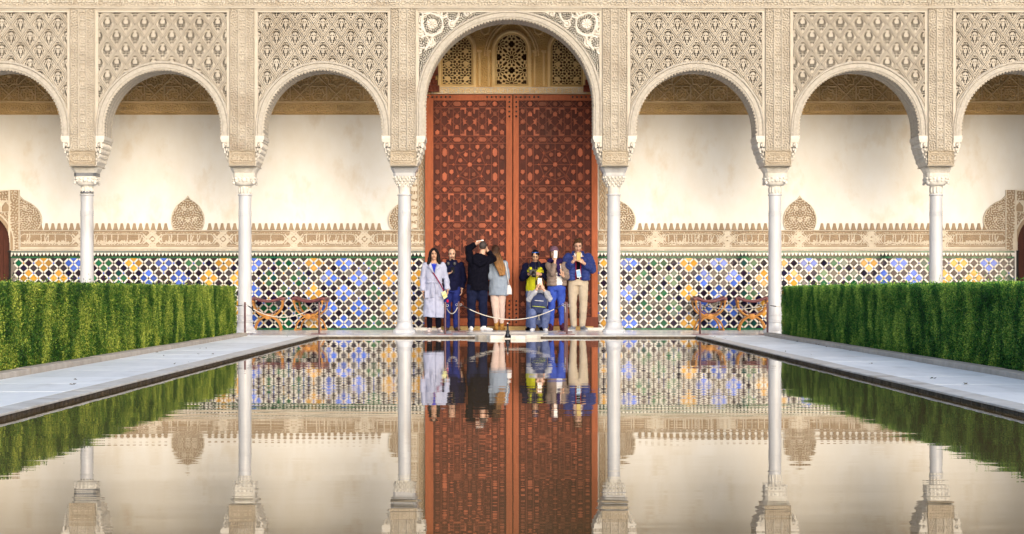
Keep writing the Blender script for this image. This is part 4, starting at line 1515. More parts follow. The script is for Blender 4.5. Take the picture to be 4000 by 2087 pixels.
def star_poly(n, r, r2, a0=0):
    return [((r if k % 2 == 0 else r2)*math.cos(a0+math.pi*k/n), (r if k % 2 == 0 else r2)*math.sin(a0+math.pi*k/n)) for k in range(2*n)]
u = 1/192.0
DP = {}
def piece(name, poly):
    DP[name] = MB().prism(poly, -.020, .0, c=.006).mesh(name)
piece('star', star_poly(8, 10.8*u, 8.0*u))
piece('small_star', star_poly(4, 7*u, 3.0*u, math.pi/2))
piece('long_hexagon', [(-18*u,0),(-10*u,-9*u),(10*u,-9*u),(18*u,0),(10*u,9*u),(-10*u,9*u)])
piece('shield', [(0,-11*u),(8.5*u,-3*u),(7*u,9*u),(3.2*u,7*u),(0,10*u),(-3.2*u,7*u),(-7*u,9*u),(-8.5*u,-3*u)])
piece('petal', [(0,-9*u),(9*u,-2*u),(6*u,9*u),(-6*u,9*u),(-9*u,-2*u)])
DP['chevron'] = MB().add(*(lambda P: ([(x*u,-.02,z*u) for x, z in P]+[(x*u,0,z*u) for x, z in P], [(0,1,4,5),(1,2,3,4),(0,6,7,1),(1,7,8,2),(2,8,9,3),(3,9,10,4),(4,10,11,5),(5,11,6,0)]))([(-12,12),(-12,-10),(-5,-17+2),(-4,4),(12,5),(6,12)][:0] or [(-10,-12),(-10,10),(10,10),(14,3),(-3,3),(-4,-14)])).mesh('chevron')
piece('half_star', [(-6*u,-17*u),(0,-8*u),(9*u,-8*u),(4*u,0),(9*u,8*u),(0,8*u),(-6*u,17*u),(-6*u,17*u)][:7])
STUD = MB().ball((0,0,0), (.021,.016,.021), 10, 6).mesh('stud', True)

great = thing('great_door', 'tall double wooden door inlaid with star patterns behind the group of people', 'door', ((XDL+XDR)/2, DW-.05, 0))
GO = Vector(great.location)
def leaf(xl, xr, pc, inner_right):
    """one leaf; pc the panel centre in photo pixels; inner_right True when the meeting stile is on the right"""
    z0, z1 = .085, WZ(371)
    lf = ob('door_leaf', MB().box(xl, xr, -.02, .05, z0, z1).mesh('door_leaf'), M['door_ground'], great, loc=-Vector((GO.x, 0, 0)))
    px0, px1 = pc-141.5, pc+141.5
    cx = WX(pc)
    for a, b_ in ((xl, WX(px0)), (WX(px1), xr)):
        s = MB().box(a+.003, b_-.002, -.055, -.018, z0+.002, z1-.002).build('stile', M['door_stile'], lf)
    for za, zb_ in ((z1-.125, z1-.004), (z0+.003, z0+.15)):
        MB().box(WX(px0)+.001, WX(px1)-.001, -.052, -.018, za, zb_).build('rail', M['door_stile'], lf)
    zt, zb_ = z1-.127, z0+.152
    xa, xb = WX(px0)+.004, WX(px1)-.004
    # straps
    st = MB()
    def bar(p, q, w=.0125, hgt=.034):
        (x0, za), (x1, zb2) = p, q
        # clip to the panel
        dx, dz = x1-x0, zb2-za; t0, t1 = 0.0, 1.0
        for pp, qq in ((-dx, x0-xa), (dx, xb-x0), (-dz, za-zb_), (dz, zt-za)):
            if abs(pp) < 1e-9:
                if qq < 0: return
                continue
            r = qq/pp
            if pp < 0: t0 = max(t0, r)
            else: t1 = min(t1, r)
        if t1-t0 < 1e-3: return
        a = (x0+dx*t0, za+dz*t0); b2 = (x0+dx*t1, za+dz*t1)
        L = math.hypot(b2[0]-a[0], b2[1]-a[1])
        nx_, nz_ = -(b2[1]-a[1])/L*w, (b2[0]-a[0])/L*w
        j = random.uniform(0, .003)
        poly = [(a[0]-nx_, a[1]-nz_), (b2[0]-nx_, b2[1]-nz_), (b2[0]+nx_, b2[1]+nz_), (a[0]+nx_, a[1]+nz_)]
        st.prism(poly, -hgt-j, -.018, c=.004)
    pieces = []
    def put(nm, dx, y, rot=0.0, fl=1):
        pieces.append((nm, dx, y, rot, fl))
    rowsA = [408, 547, 742, 882, 1021, 1216]
    blocks = ['C', 'R', 'C', 'C', 'R']
    def PQ(dx, y): return (cx+dx*u, WZ(y))
    for y in rowsA:
        for dx in (-98, 0, 98): put('star', dx, y)
        for dx in (-49, 49): put('long_hexagon', dx, y)
        for dy in (-14.5, 14.5): bar(PQ(-150, y+dy), PQ(150, y+dy))
        for dx in (-122, -74, -24.5, 24.5, 74, 122):
            bar(PQ(dx-15, y-15), PQ(dx+15, y+15), .008); bar(PQ(dx-15, y+15), PQ(dx+15, y-15), .008)
    for k, bl in enumerate(blocks):
        y0, y1 = rowsA[k], rowsA[k+1]
        if bl == 'C':
            s = (y1-y0)/139.0
            for dx in (-98, 0, 98): put('shield', dx, y0+40*s, math.pi); put('shield', dx, y0+97*s)
            for dx in (-49, 49): put('shield', dx, y0+48*s); put('shield', dx, y0+91*s, math.pi)
            for dx in (-126, 126): put('shield', dx, y0+29*s); put('star', dx, y0+70*s); put('shield', dx, y0+111*s, math.pi)
            for c in (-49, 49):
                put('chevron', c-25, y0+25*s); put('chevron', c+25, y0+25*s, 0, -1)
                put('chevron', c-25, y0+114*s, math.pi, -1); put('chevron', c+25, y0+114*s, math.pi, 1)
                put('half_star', c-29, y0+70*s, math.pi); put('half_star', c+29, y0+70*s)
            for q in (-172, -123, -74, -24.5, 24.5, 74, 123, 172):
                bar(PQ(q, y0+14), PQ(q+111, y1-14), .010, .030); bar(PQ(q, y0+14), PQ(q-111, y1-14), .010, .030)
            for q in (-112, -35.5, -63, 35.5, 63, 112): bar(PQ(q, y0+14), PQ(q, y1-14), .010, .028)
        else:
            s = (y1-y0)/195.0; yc = (y0+y1)/2
            put('star', 0, yc)
            for dx in (-98, 98):
                put('star', dx, yc); put('long_hexagon', dx, y0+50*s, math.pi/2); put('long_hexagon', dx, y1-50*s, math.pi/2)
            for yy, rr in ((28, 0), (69, math.pi), (126, 0), (167, math.pi)):
                for dx in (-126, 126, -71, 71): put('shield', dx, y0+yy*s, rr)
            for dx in (-30, 30): put('shield', dx, y0+29*s); put('shield', dx, y1-29*s, math.pi)
            for q in range(8):
                a = math.pi/8+q*math.pi/4
                put('petal', 41*math.sin(a), yc-41*math.cos(a), -a)
            for dx, yy in ((0, 37), (-46, 52), (46, 52), (-46, 143), (46, 143), (0, 158), (-64, 97.5), (64, 97.5)): put('small_star', dx, y0+yy*s)
            for q in range(8):
                a = q*math.pi/4
                bar(PQ(12*math.sin(a), yc-12*math.cos(a)), PQ(84*math.sin(a), yc-84*math.cos(a)), .009, .030)
                a2 = a+math.pi/4
                bar(PQ(60*math.sin(a), yc-60*math.cos(a)), PQ(60*math.sin(a2), yc-60*math.cos(a2)), .009, .028)
            for q in (-112, -85, 85, 112): bar(PQ(q, y0+14), PQ(q, y1-14), .010, .028)
            for q in (-123, -74, 74, 123):
                bar(PQ(q, y0+14), PQ(q+40, y0+54), .009, .029); bar(PQ(q, y0+14), PQ(q-40, y0+54), .009, .029)
                bar(PQ(q, y1-14), PQ(q+40, y1-54), .009, .029); bar(PQ(q, y1-14), PQ(q-40, y1-54), .009, .029)
    st.build('strapwork', M['door_strap'], lf)
    for nm, dx, y, rot, fl in pieces:
        z = WZ(y)
        if not (zb_+.05 < z < zt-.03): continue
        o = ob(nm, DP[nm], M['door_piece'], lf, loc=(cx+dx*u, -.026, z), rot=(0, -rot if False else rot, 0))
        o.scale = (fl, 1, 1)
    # iron studs on the meeting stile, rails
    xs = xr-.062 if inner_right else xl+.062
    for k in range(5): ob('stud', STUD, M['iron'], lf, loc=(xs, -.058, z1-.055-k*.098))
    for k in range(6): ob('stud', STUD, M['iron'], lf, loc=(xs, -.058, .16+k*.085))
    for k in range(1, 6):
        xx = (xs-k*.09) if inner_right else (xs+k*.09)
        ob('stud', STUD, M['iron'], lf, loc=(xx, -.055, z1-.055))
    xo = xl+.06 if inner_right else xr-.06
    for k in range(6):
        xx = xo+k*.09 if inner_right else xo-k*.09
        ob('stud', STUD, M['iron'], lf, loc=(xx, -.058, z1-.055))
leaf(XDL+.004, XGAP-.008, 1835, True)
leaf(XGAP+.008, XDR-.004, 2168, False)
# pivot brackets above and below, sill
def bracket(sgn):
    x0 = XDL if sgn > 0 else XDR
    b = MB()
    for za, zb_, w0, d in ((WZ(362), WZ(338), .30, .17), (WZ(336), WZ(316), .26, .15), (WZ(314), WZ(298), .22, .13), (WZ(296), WZ(262), .27, .16)):
        xa, xb = (x0+.01, x0+w0) if sgn > 0 else (x0-w0, x0-.01)
        b.box(xa, xb, -d, .04, za, zb_)
        for k in range(4):
            b.ball((xa+(xb-xa)*(k+.5)/4, -d+.005, (za+zb_)/2), (.028,.03,(zb_-za)*.42), 7, 5)
    b.build('pivot_bracket', M['door_strap'], great, loc=(-GO.x, 0, 0))
bracket(1); bracket(-1)
b = MB().box(XDR-.34-GO.x, XDR+.0-GO.x, -.16, -.03, .005, .26); b.build('pivot_block', M['door_strap'], great)
b = MB().box(XDL-GO.x+.0, XDL+.34-GO.x, -.16, -.03, .005, .22); b.build('pivot_block', M['door_strap'], great)
MB().box(XDL+.1-GO.x, XDR-.1-GO.x, -.20, .0, .0, .075).build('sill', M['lit_gold_sill'], great)
# marble step ends
stp = MB(); stp.box(WX(1600)-GO.x, XDL+.28-GO.x, -.30, -.205, .0, .05); stp.build('step_stone', M['fount'], great)
stp = MB(); stp.box(XDR-.30-GO.x, WX(2410)-GO.x, -.30, -.205, .0, .05); stp.build('step_stone', M['fount'], great)

# ================================================================ small side doorways
M['plank'] = wood_mat('plank_wood', (.085,.024,.014), (.05,.015,.010), .6)
def side_door(sgn):
    if sgn < 0: xe, xo, lab, dl = WX(78), WX(38), 'carved stucco surround of the doorway behind the yellowish hedge', 'small red brown plank door behind the yellowish hedge'
    else: xe, xo, lab, dl = WX(3926), WX(3975), 'carved stucco surround of the doorway behind the deep green hedge', 'small red brown plank door behind the deep green hedge'
    W = 1.62; zt = WZ(743); zb_ = WZ(979)
    H = zt-zb_
    s = -sgn                              # direction into the wall centre
    x, z = grid(W, H, .0095)              # x measured from the inner edge outward
    h = .006+.014*maze(*x.shape, 5.5, 13)
    ow = abs(xe-xo); half = (1.28)/2; zc = WZ(951)-zb_; cx = ow+half
    r = np.hypot(x-cx, np.maximum(z-zc, 0))
    hole = r < half
    h = np.where(r < half+.09, .012, h); h = np.maximum(h, .03*sstep(.02, .012, np.abs(r-half-.09)))
    for c in (.012, .20, .222): h = np.maximum(h, .034*sstep(.014, .008, np.abs(x-c)))
    for c in (H-.012, H-.22, H-.245, H-.44): h = np.maximum(h, np.where(x > .2, .03*sstep(.014, .008, np.abs(z-c)), 0))
    # row of blind arches under the head
    vv = (x % .19)-.095
    h = np.where((x > .225) & (z > H-.43) & (z < H-.25), np.where(np.abs(vv) < .07-(np.maximum(z-(H-.33), 0))*.8, .004, .026), h)
    me = relief('carved_surround', W, H, h, cellmask(~hole), back=.0)
    two_tone(me, [M['frieze_bg'], M['frieze_lt']], .018)
    t = thing('side_doorway', lab, 'doorway', (xe, DW-.006, 0), group='side doorways')
    o = ob('carved_surround', me, None, t, loc=(0, 0, zb_)); o.scale = (-1 if sgn < 0 else 1, 1, 1)
    b = MB(); xa = xo; d = thing('plank_door', dl, 'door', (xo+sgn*.55, DW+.12, 0), group='side doors')
    for k in range(6):
        p = MB().box(-.60+k*.2, -.60+k*.2+.194, -.03, .03, .02, WZ(810)); p.build('plank', M['plank'], d)
    for zz in (.5, 1.05, 1.6, 2.1):
        for k in range(6): ob('stud', STUD, M['iron'], d, loc=(-.5+k*.2, -.035, zz))
    b = MB(); b.box(xo-.012 if sgn < 0 else xo-.03, xo+.03 if sgn < 0 else xo+.012, -.03, .10, 0, zb_); b.build('jamb', GL['K'], t, loc=(-xe, 0, 0))
side_door(-1); side_door(1)
# ================================================================ people
def cloth(name, c, c2=None, rough=.85, bump=.5, bscale=22, **k):
    c2 = c2 or tuple(v*.75 for v in c)
    return mat('cloth_'+name, c, c2, rough, 9, bump=bump, bscale=bscale, spec=.08, **k)
SK = {'a': mat('skin_warm', (.52,.30,.195), (.45,.245,.15), .5, 20), 'b': mat('skin_fair', (.60,.375,.27), (.53,.30,.21), .5, 20), 'c': mat('skin_tan', (.50,.30,.19), (.44,.24,.15), .5, 20)}
EYE = mat('eye_dark', (.012,.010,.010), rough=.2)
EYEW = mat('eye_white', (.62,.60,.57), rough=.3)
LIP = mat('lips', (.33,.11,.09), rough=.45)
HAIR = {'black': mat('hair_black', (.004,.003,.005), (.010,.008,.010), .55, 30, spec=.12, stretch=(3,3,.3), bump=.5, bscale=60),
        'brown': mat('hair_brown', (.045,.024,.014), (.09,.045,.022), .45, 30, spec=.12, stretch=(3,3,.3), bump=.5, bscale=60),
        'blond': mat('hair_ombre', (.11,.055,.028), (.42,.22,.075), .4, 24, spec=.12, stretch=(4,4,.35), bump=.6, bscale=50)}
C = dict(trench=cloth('trench', (.40,.42,.56), (.34,.36,.49), bump=.25), blue=cloth('blouse', (.02,.04,.42)), black=cloth('black', (.004,.004,.010)),
         navy=cloth('navy', (.007,.008,.032)), jeans=cloth('jeans', (.020,.030,.17), (.012,.018,.10)), djeans=cloth('dark_jeans', (.006,.008,.026), (.010,.014,.042)),
         greyblue=cloth('wool', (.27,.33,.43), (.22,.27,.36), bump=.25), pink=cloth('pale_trousers', (.66,.52,.47), (.58,.45,.41), bump=.3),
         lime=cloth('lime', (.50,.50,.02), (.42,.42,.02), bump=.3), ljeans=cloth('washed_jeans', (.15,.19,.36), (.09,.12,.26)),
         grey=cloth('grey_sleeve', (.40,.41,.47), (.32,.33,.38)), pack=cloth('backpack', (.03,.04,.10), (.045,.06,.14)),
         taupe=cloth('taupe_puffer', (.26,.20,.17), (.21,.16,.14), rough=.5, bump=.3), purple=cloth('scarf', (.026,.015,.085)), white=cloth('white', (.74,.73,.74), (.66,.65,.67), bump=.25),
         mauve=cloth('beanie', (.16,.09,.14), (.12,.07,.10), bscale=90), bright=cloth('bright_jeans', (.03,.06,.36), (.05,.10,.45)),
         puffer=cloth('blue_puffer', (.022,.036,.155), (.034,.055,.22), rough=.38, bump=.3), beige=cloth('chinos', (.56,.47,.36), (.48,.40,.30), bump=.4),
         red=cloth('red_trim', (.38,.03,.08)), tan=cloth('tan_boot', (.42,.22,.06)), oxblood=cloth('boot', (.07,.02,.04)),
         shoe=cloth('pale_shoe', (.62,.52,.50)), brownshoe=cloth('brown_shoe', (.10,.065,.05)), greyshoe=cloth('grey_shoe', (.25,.26,.30)))
GLASSY = mat('phone_glass', (.01,.01,.014), rough=.08)
PHW = mat('white_case', (.80,.79,.78), rough=.3); PHG = mat('gold_case', (.62,.48,.16), rough=.35)
SCRN = mat('blue_screen', (.10,.30,.62), (.30,.50,.72), .3, 30)
CAMB = mat('camera_body', (.012,.012,.014), (.02,.02,.022), .5, 30)

def ombre(m, z0, z1, c_low, c_high):
    N = m.node_tree.nodes; L = m.node_tree.links
    tc = N.new('ShaderNodeTexCoord'); sp = N.new('ShaderNodeSeparateXYZ'); L.new(tc.outputs['Object'], sp.inputs[0])
    n = N.new('ShaderNodeTexNoise'); mp = N.new('ShaderNodeMapping'); mp.inputs['Scale'].default_value = (40, 40, 3); n.inputs['Scale'].default_value = 1.5
    L.new(tc.outputs['Object'], mp.inputs[0]); L.new(mp.outputs[0], n.inputs['Vector'])
    ad = N.new('ShaderNodeMath'); ad.operation = 'MULTIPLY_ADD'; ad.inputs[1].default_value = .30; L.new(n.outputs[0], ad.inputs[0]); L.new(sp.outputs[2], ad.inputs[2])
    mr = N.new('ShaderNodeMapRange'); mr.inputs['From Min'].default_value = z0+.15; mr.inputs['From Max'].default_value = z1+.15; L.new(ad.outputs[0], mr.inputs[0])
    mx = N.new('ShaderNodeMix'); mx.data_type = 'RGBA'; L.new(mr.outputs[0], mx.inputs[0]); mx.inputs[6].default_value = c_low+(1,); mx.inputs[7].default_value = c_high+(1,)
    L.new(mx.outputs[2], N['Principled BSDF'].inputs['Base Color'])
ombre(HAIR['blond'], 1.22, 1.58, (.30,.155,.06), (.040,.020,.014))

FOLD_TEX = bpy.data.textures.new('folds', 'CLOUDS'); FOLD_TEX.noise_scale = .085; FOLD_TEX.noise_depth = 1
FOLDS = dict(trench_coat=.030, jacket=.034, jeans=.026, trousers=.016, coat=.024, jacket_body=.034, jacket_yoke=.030, puffer_jacket=.018, hood=.03, scarf=.04, hair=.020, knit_cap=.012)

class Fig:
    def __init__(s, label, x, y, H, skin, facing=1):
        """facing 1: toward the pool, -1: toward the door; all positions in scaled metres with x to the viewer's right"""
        s.t = thing('person', label, 'person', (x, y, 0)); s.k = H/1.75; s.f = facing; s.skin = SK[skin]
        s.body = MB()
        s.org = Vector((x, y, 0))
    def part(s, name, mb, m, vox=None, sm=4, parent=None):
        o = mb.build(name, m, parent or s.t, smooth=True)
        if vox:
            r = o.modifiers.new('remesh', 'REMESH'); r.mode = 'VOXEL'; r.voxel_size = vox; r.use_smooth_shade = True
            if sm:
                q = o.modifiers.new('smooth', 'SMOOTH'); q.factor = .5; q.iterations = sm
            if name in FOLDS:
                q = o.modifiers.new('folds', 'DISPLACE'); q.texture = FOLD_TEX; q.texture_coords = 'LOCAL'; q.strength = FOLDS[name]; q.mid_level = .5
        return o
    def torso(s, mb, levels, cx=0, cy=0, n=20, puff=0, pitch=.055):
        """levels: (z, rx, ry, dx, dy)"""
        L = [tuple(l)+(0,)*(5-len(l)) for l in levels]
        if puff:
            zs = [l[0] for l in L]; z = zs[0]; out = []
            while z < zs[-1]:
                v = [float(np.interp(z, zs, [l[i] for l in L])) for i in range(1, 5)]
                a = abs(math.sin(math.pi*(z-zs[0])/pitch))*puff
                out.append((z, v[0]+a, v[1]+a, v[2], v[3])); z += pitch/6
            out.append(L[-1]); L = out
        mb.tube([(cx+l[3], cy+l[4], l[0]) for l in L], [l[1] for l in L], n, asp=[l[2]/l[1] for l in L], up=(1,0,0))
    def limb(s, mb, pts, rad, n=12, puff=0, pitch=.05):
        pts = [Vector(p) for p in pts]
        P = []; Rr = []
        for i in range(len(pts)-1):
            L = (pts[i+1]-pts[i]).length; m = max(3, int(L/(pitch/5))) if puff else 5
            for k in range(m):
                t = k/m
                P.append(pts[i].lerp(pts[i+1], t)); r = rad[i]+(rad[i+1]-rad[i])*t
                Rr.append(r+(abs(math.sin(math.pi*t*L/pitch))*puff if puff else 0))
        P.append(pts[-1]); Rr.append(rad[-1])
        mb.tube(P, Rr, n)
        mb.ball(pts[1] if len(pts) > 2 else pts[-1], rad[1] if len(pts) > 2 else rad[-1], 10, 8)
        mb.ball(pts[0], rad[0], 10, 8)
    def hand(s, mb, w, d, nrm, side=1, curl=.5, fingers=None):
        k = s.k; w = Vector(w); d = Vector(d).normalized(); nrm = Vector(nrm); nrm = (nrm-d*nrm.dot(d)).normalized()
        sv = d.cross(nrm)
        rot = Matrix((sv, nrm, d)).transposed()
        mb.ball(w+d*.045*k, (.040*k, .017*k, .052*k), 10, 8, rot)
        fl = [.070, .082, .076, .058]
        for i in range(4):
            c = curl if fingers is None else fingers[i]
            p = w+d*.082*k+sv*(-side)*(-.030+.020*i)*k
            pts = [w+d*.05*k+sv*(-side)*(-.024+.016*i)*k, p]; dd = d.copy(); spread = sv*(-side)*(-.12+.08*i)
            for q in range(3):
                ang = c*(.55+.35*q)
                dd = (Matrix.Rotation(-ang, 3, sv) @ d)+spread*.5
                # rotation sense: bend toward the palm normal
                if (dd-d).dot(nrm) < 0: dd = (Matrix.Rotation(ang, 3, sv) @ d)+spread*.5
                dd.normalize()
                p = p+dd*fl[i]/3*k*1.05; pts.append(p)
            mb.tube(pts, [.0105*k, .0100*k, .0095*k, .0088*k, .0072*k], 7)
        # thumb from the side of the palm
        b = w+d*.022*k+sv*side*.028*k
        t1 = b+(d*.55+sv*side*.75+nrm*.25).normalized()*.036*k
        t2 = t1+(d*.85+sv*side*.25+nrm*(.2+curl*.5)).normalized()*.032*k
        mb.tube([w+d*.02*k, b, t1, t2], [.013*k, .013*k, .0105*k, .008*k], 7)
    def head(s, c, yaw=0, pitch=0, jaw=1.0, mouth=True):
        """c centre of the head; yaw/pitch in degrees; the face looks along facing"""
        k = s.k; s.hc = Vector(c)
        m = Matrix.Rotation(R(yaw+(0 if s.f > 0 else 180)), 3, 'Z') @ Matrix.Rotation(R(pitch), 3, 'X')
        s.hm = m
        def P(x, y, z): return s.hc+m @ Vector((x*k, y*k, z*k))
        s.P = P
        b = s.body
        b.ball(P(0,.010,.025), (.074*k,.092*k,.094*k), 16, 12, m)
        b.ball(P(0,-.022,-.030), (.062*k,.068*k,.092*k), 14, 10, m)
        b.ball(P(0,-.052,-.092), (.036*k*jaw,.034*k,.028*k), 10, 8, m)
        b.ball(P(0,-.070,.030), (.050*k,.022*k,.018*k), 10, 6, m)
        b.tube([P(0,-.084,.012), P(0,-.104,-.018), P(0,-.112,-.032), P(0,-.094,-.040)], [.010*k,.012*k,.0145*k,.012*k], 8)
        for q in (-1, 1):
            b.ball(P(.073*q,.010,-.012), (.011*k,.020*k,.030*k), 8, 6, m)
            b.ball(P(.036*q,-.070,-.030), (.024*k,.020*k,.022*k), 8, 6, m)
        b.tube([P(0,.018,-.05), (s.hc.x*.3+s.nx*.7, s.hc.y*.3+s.ny*.7, s.nz)], [.052*k,.062*k], 12)
        for q in (-1, 1):
            e = MB(); e.ball(P(.030*q,-.083,.006), (.0135*k,.008*k,.0068*k), 10, 6, m)
            eo = s.part('eye', e, EYEW)
            iris = MB(); iris.ball(P(.030*q,-.0885,.0055), (.0072*k,.0048*k,.0066*k), 8, 6, m)
            s.part('iris', iris, EYE, parent=eo)
            lid = MB(); lid.tube([P(.016*q,-.0915,.010), P(.030*q,-.0945,.0145), P(.045*q,-.0865,.009)], .0022*k, 5)
            s.part('eyelid', lid, EYE, parent=eo)
        if mouth:
            lp = MB(); lp.tube([P(-.023,-.083,-.062), P(-.010,-.0925,-.060), P(0,-.094,-.0615), P(.010,-.0925,-.060), P(.023,-.083,-.062)], [.003*k,.0065*k,.007*k,.0065*k,.003*k], 8)
            s.part('lips', lp, LIP)
    def brows(s, m):
        P = s.P; k = s.k
        for q in (-1, 1):
            b = MB(); b.tube([P(.012*q,-.092,.024), P(.030*q,-.094,.031), P(.049*q,-.082,.024)], [.0042*k,.0048*k,.0025*k], 6)
            s.part('eyebrow', b, m)
    def finish(s):
        s.part('body', s.body, s.skin, .0075, 2)
    def shoe(s, mb, a, d, L=.25, h=.075, w=.042):
        """a: ankle position; d: direction of the toe in plan"""
        k = s.k; d = Vector((d[0], d[1], 0)).normalized(); a = Vector((a[0], a[1], 0))
        rot = Matrix((Vector((-d.y, d.x, 0)), d, Vector((0,0,1)))).transposed()
        mb.ball(a-d*.03*k+Vector((0,0,.045*k)), (w*k,.055*k,.046*k), 12, 8, rot)
        mb.ball(a+d*.07*k+Vector((0,0,.036*k)), (w*1.05*k,.085*k,.036*k), 12, 8, rot)
        mb.ball(a+d*.13*k+Vector((0,0,.030*k)), (w*.98*k,.060*k,.030*k), 12, 8, rot)
        mb.tube([a+Vector((0,0,.04*k)), a+Vector((0,0,.10*k))], [w*k, w*.95*k], 12)
    def sole(s, a, d, m):
        k = s.k; d = Vector((d[0], d[1], 0)).normalized(); a = Vector((a[0], a[1], 0)); n_ = Vector((-d.y, d.x, 0))
        b = MB(); pts = []
        for i in range(16):
            t = 2*math.pi*i/16; u_ = math.cos(t); v_ = math.sin(t)
            pts.append(a+d*(.05+.145*u_)*k+n_*(.043*v_)*k)
        b.add([(p.x,p.y,.002) for p in pts]+[(p.x,p.y,.020*k) for p in pts], [tuple(reversed(range(16))), tuple(range(16,32))]+[(i,(i+1)%16,16+(i+1)%16,16+i) for i in range(16)])
        s.part('shoe_sole', b, m)
    def phone(s, c, nrm, up, m, w=.072, h=.145, screen=None, t=.010):
        nrm = Vector(nrm).normalized(); up = Vector(up); up = (up-nrm*up.dot(nrm)).normalized(); sx = up.cross(nrm)
        c = Vector(c); b = MB()
        V = []
        for q in (-1, 1):
            for a, e in ((-1,-1),(1,-1),(1,1),(-1,1)): V.append(c+sx*a*w/2+up*e*h/2+nrm*q*t/2)
        b.add(V, [(3,2,1,0),(4,5,6,7),(0,1,5,4),(1,2,6,5),(2,3,7,6),(3,0,4,7)])
        # a thing of its own: held, not part of the person
        return b, V, sx, up, nrm, c

def held_phone(fig, label, c, nrm, up, m, w=.072, h=.145, screen=None, name='phone', cat='phone'):
    t = thing(name, label, cat, fig.org+Vector(c))
    b, V, sx, up, n, cc = fig.phone((0,0,0), nrm, up, m, w, h)
    o = b.build('case', m, t)
    bv = o.modifiers.new('bevel', 'BEVEL'); bv.width = .004; bv.segments = 2
    if screen is not None:
        q = MB(); d = n*.0062
        q.add([(-sx*w*.45-up*h*.43)+d, (sx*w*.45-up*h*.43)+d, (sx*w*.45+up*h*.43)+d, (-sx*w*.45+up*h*.43)+d], [(0,1,2,3)])
        q.build('screen', screen, t)
    return t

# ---- woman in the pale trench coat
f = Fig('smiling woman in pale lilac trench coat with a red bag strap across', PX(1695, 36.7), 36.7, 1.60, 'a')
k = f.k; f.nx, f.ny, f.nz = 0, .01, 1.33
f.head((.0, -.01, 1.490), yaw=4, pitch=4)
f.body.tube([(0,.01,1.28),(0,.01,1.37)], [.06,.05], 10)
f.torso(f.body, [(.75,.13,.09),(1.0,.12,.085),(1.2,.14,.085),(1.30,.13,.07),(1.35,.06,.05)])
f.brows(HAIR['black'])
AL = [(-.165,.01,1.275),(-.215,.03,1.0),(-.205,-.03,.775)]; AR = [(.165,.01,1.275),(.235,.03,1.01),(.265,-.045,.80)]
for Q in (AL, AR): f.limb(f.body, Q, [.045,.036,.026])
f.hand(f.body, (-.205,-.03,.775), (.03,-.10,-1), (1,0,0), 1, .5)
f.hand(f.body, (.265,-.045,.80), (-.1,-.25,-1), (-1,-.2,0), -1, .8)
for q in (-1, 1): f.limb(f.body, [(.075*q,.0,.80),(.08*q,-.01,.42),(.085*q,.02,.07)], [.07,.05,.035])
f.finish()
hb = MB(); P = f.P
hb.ball(P(0,.022,.042), (.086*k,.098*k,.094*k), 16, 12, f.hm)
hb.ball(P(0,.06,-.06), (.085*k,.06*k,.12*k), 12, 10, f.hm)
for q in (-1, 1): hb.tube([P(.040*q,-.048,.105), P(.076*q,-.030,.05), P(.088*q,-.008,-.04), P(.096*q,-.018,-.13), P(.110*q,-.035,-.20), P(.106*q,-.03,-.245)], [.022*k,.028*k,.034*k,.042*k,.040*k,.016*k], 10)
f.part('hair', hb, HAIR['black'], .009, 3)
tb_ = MB(); f.torso(tb_, [(1.00,.12,.098),(1.2,.13,.100),(1.29,.10,.085),(1.325,.065,.06)]); f.part('blouse', tb_, C['blue'], .012)
tr = MB()
for q in (-1, 1): f.limb(tr, [(.075*q,.0,.60),(.08*q,-.01,.42),(.085*q,.02,.08)], [.085,.062,.05])
f.part('trousers', tr, C['black'], .012)
co = MB()
f.torso(co, [(.29,.205,.15,-.01),(.45,.200,.145),(.70,.188,.135),(.86,.168,.125),(.93,.148,.115),(1.05,.160,.120),(1.2,.178,.118),(1.275,.165,.095),(1.315,.10,.07)])
for Q in (AL, AR): f.limb(co, [Q[0], Q[1], (Vector(Q[1]).lerp(Vector(Q[2]), .93))], [.066,.056,.052])
coat = f.part('trench_coat', co, C['trench'], .011, 3)
# open neckline shows the blouse, lapels, belt, pockets, cuffs
vn = MB(); vn.add([(-.045,-.125,1.305),(.052,-.125,1.30),(.012,-.131,1.13),(.0,-.112,1.2)], [(0,2,1)]); f.part('neckline', vn, C['blue'], parent=coat)
lp = MB()
lp.add([(-.05,-.105,1.335),(-.115,-.118,1.25),(-.060,-.136,1.19),(.012,-.138,1.10),(-.03,-.130,1.24),(-.045,-.128,1.29)], [(0,1,2,3,4,5)])
LPL = lp; lp = MB(); lp.add([(.05,-.105,1.335),(.060,-.128,1.28),(.045,-.132,1.22),(.012,-.139,1.10),(.075,-.134,1.19),(.125,-.115,1.25)], [(0,1,2,3,4,5)])
for lp in (LPL, lp): o = f.part('lapel', lp, C['trench'], parent=coat); sd_ = o.modifiers.new('thick', 'SOLIDIFY'); sd_.thickness = .010
bl = MB(); bl.tube([(.157*math.cos(a)*1.0, .126*math.sin(a), .955+.006*math.sin(3*a)) for a in np.linspace(0, 2*math.pi, 28)[:-1]], .010, 6, closed=True, up=(0,0,1))
for i in range(3): bl.tube([(.152*math.cos(a), .121*math.sin(a), .935+i*.014) for a in np.linspace(0, 2*math.pi, 28)[:-1]], .008, 6, closed=True, up=(0,0,1))
bl.tube([(-.03,-.125,.95),(-.035,-.142,.85),(-.03,-.150,.66)], [.018,.020,.020], 6, asp=.35); bl.tube([(.02,-.125,.95),(.045,-.140,.86),(.05,-.148,.74)], [.016,.018,.018], 6, asp=.35)
f.part('belt', bl, C['trench'], parent=coat)
for bx_ in ((-.165,-.085,-.139,-.12,.66,.80), (.09,.155,-.137,-.12,.68,.80)):
    pk = MB(); pk.box(*bx_); pk.build('pocket', C['trench'], coat)
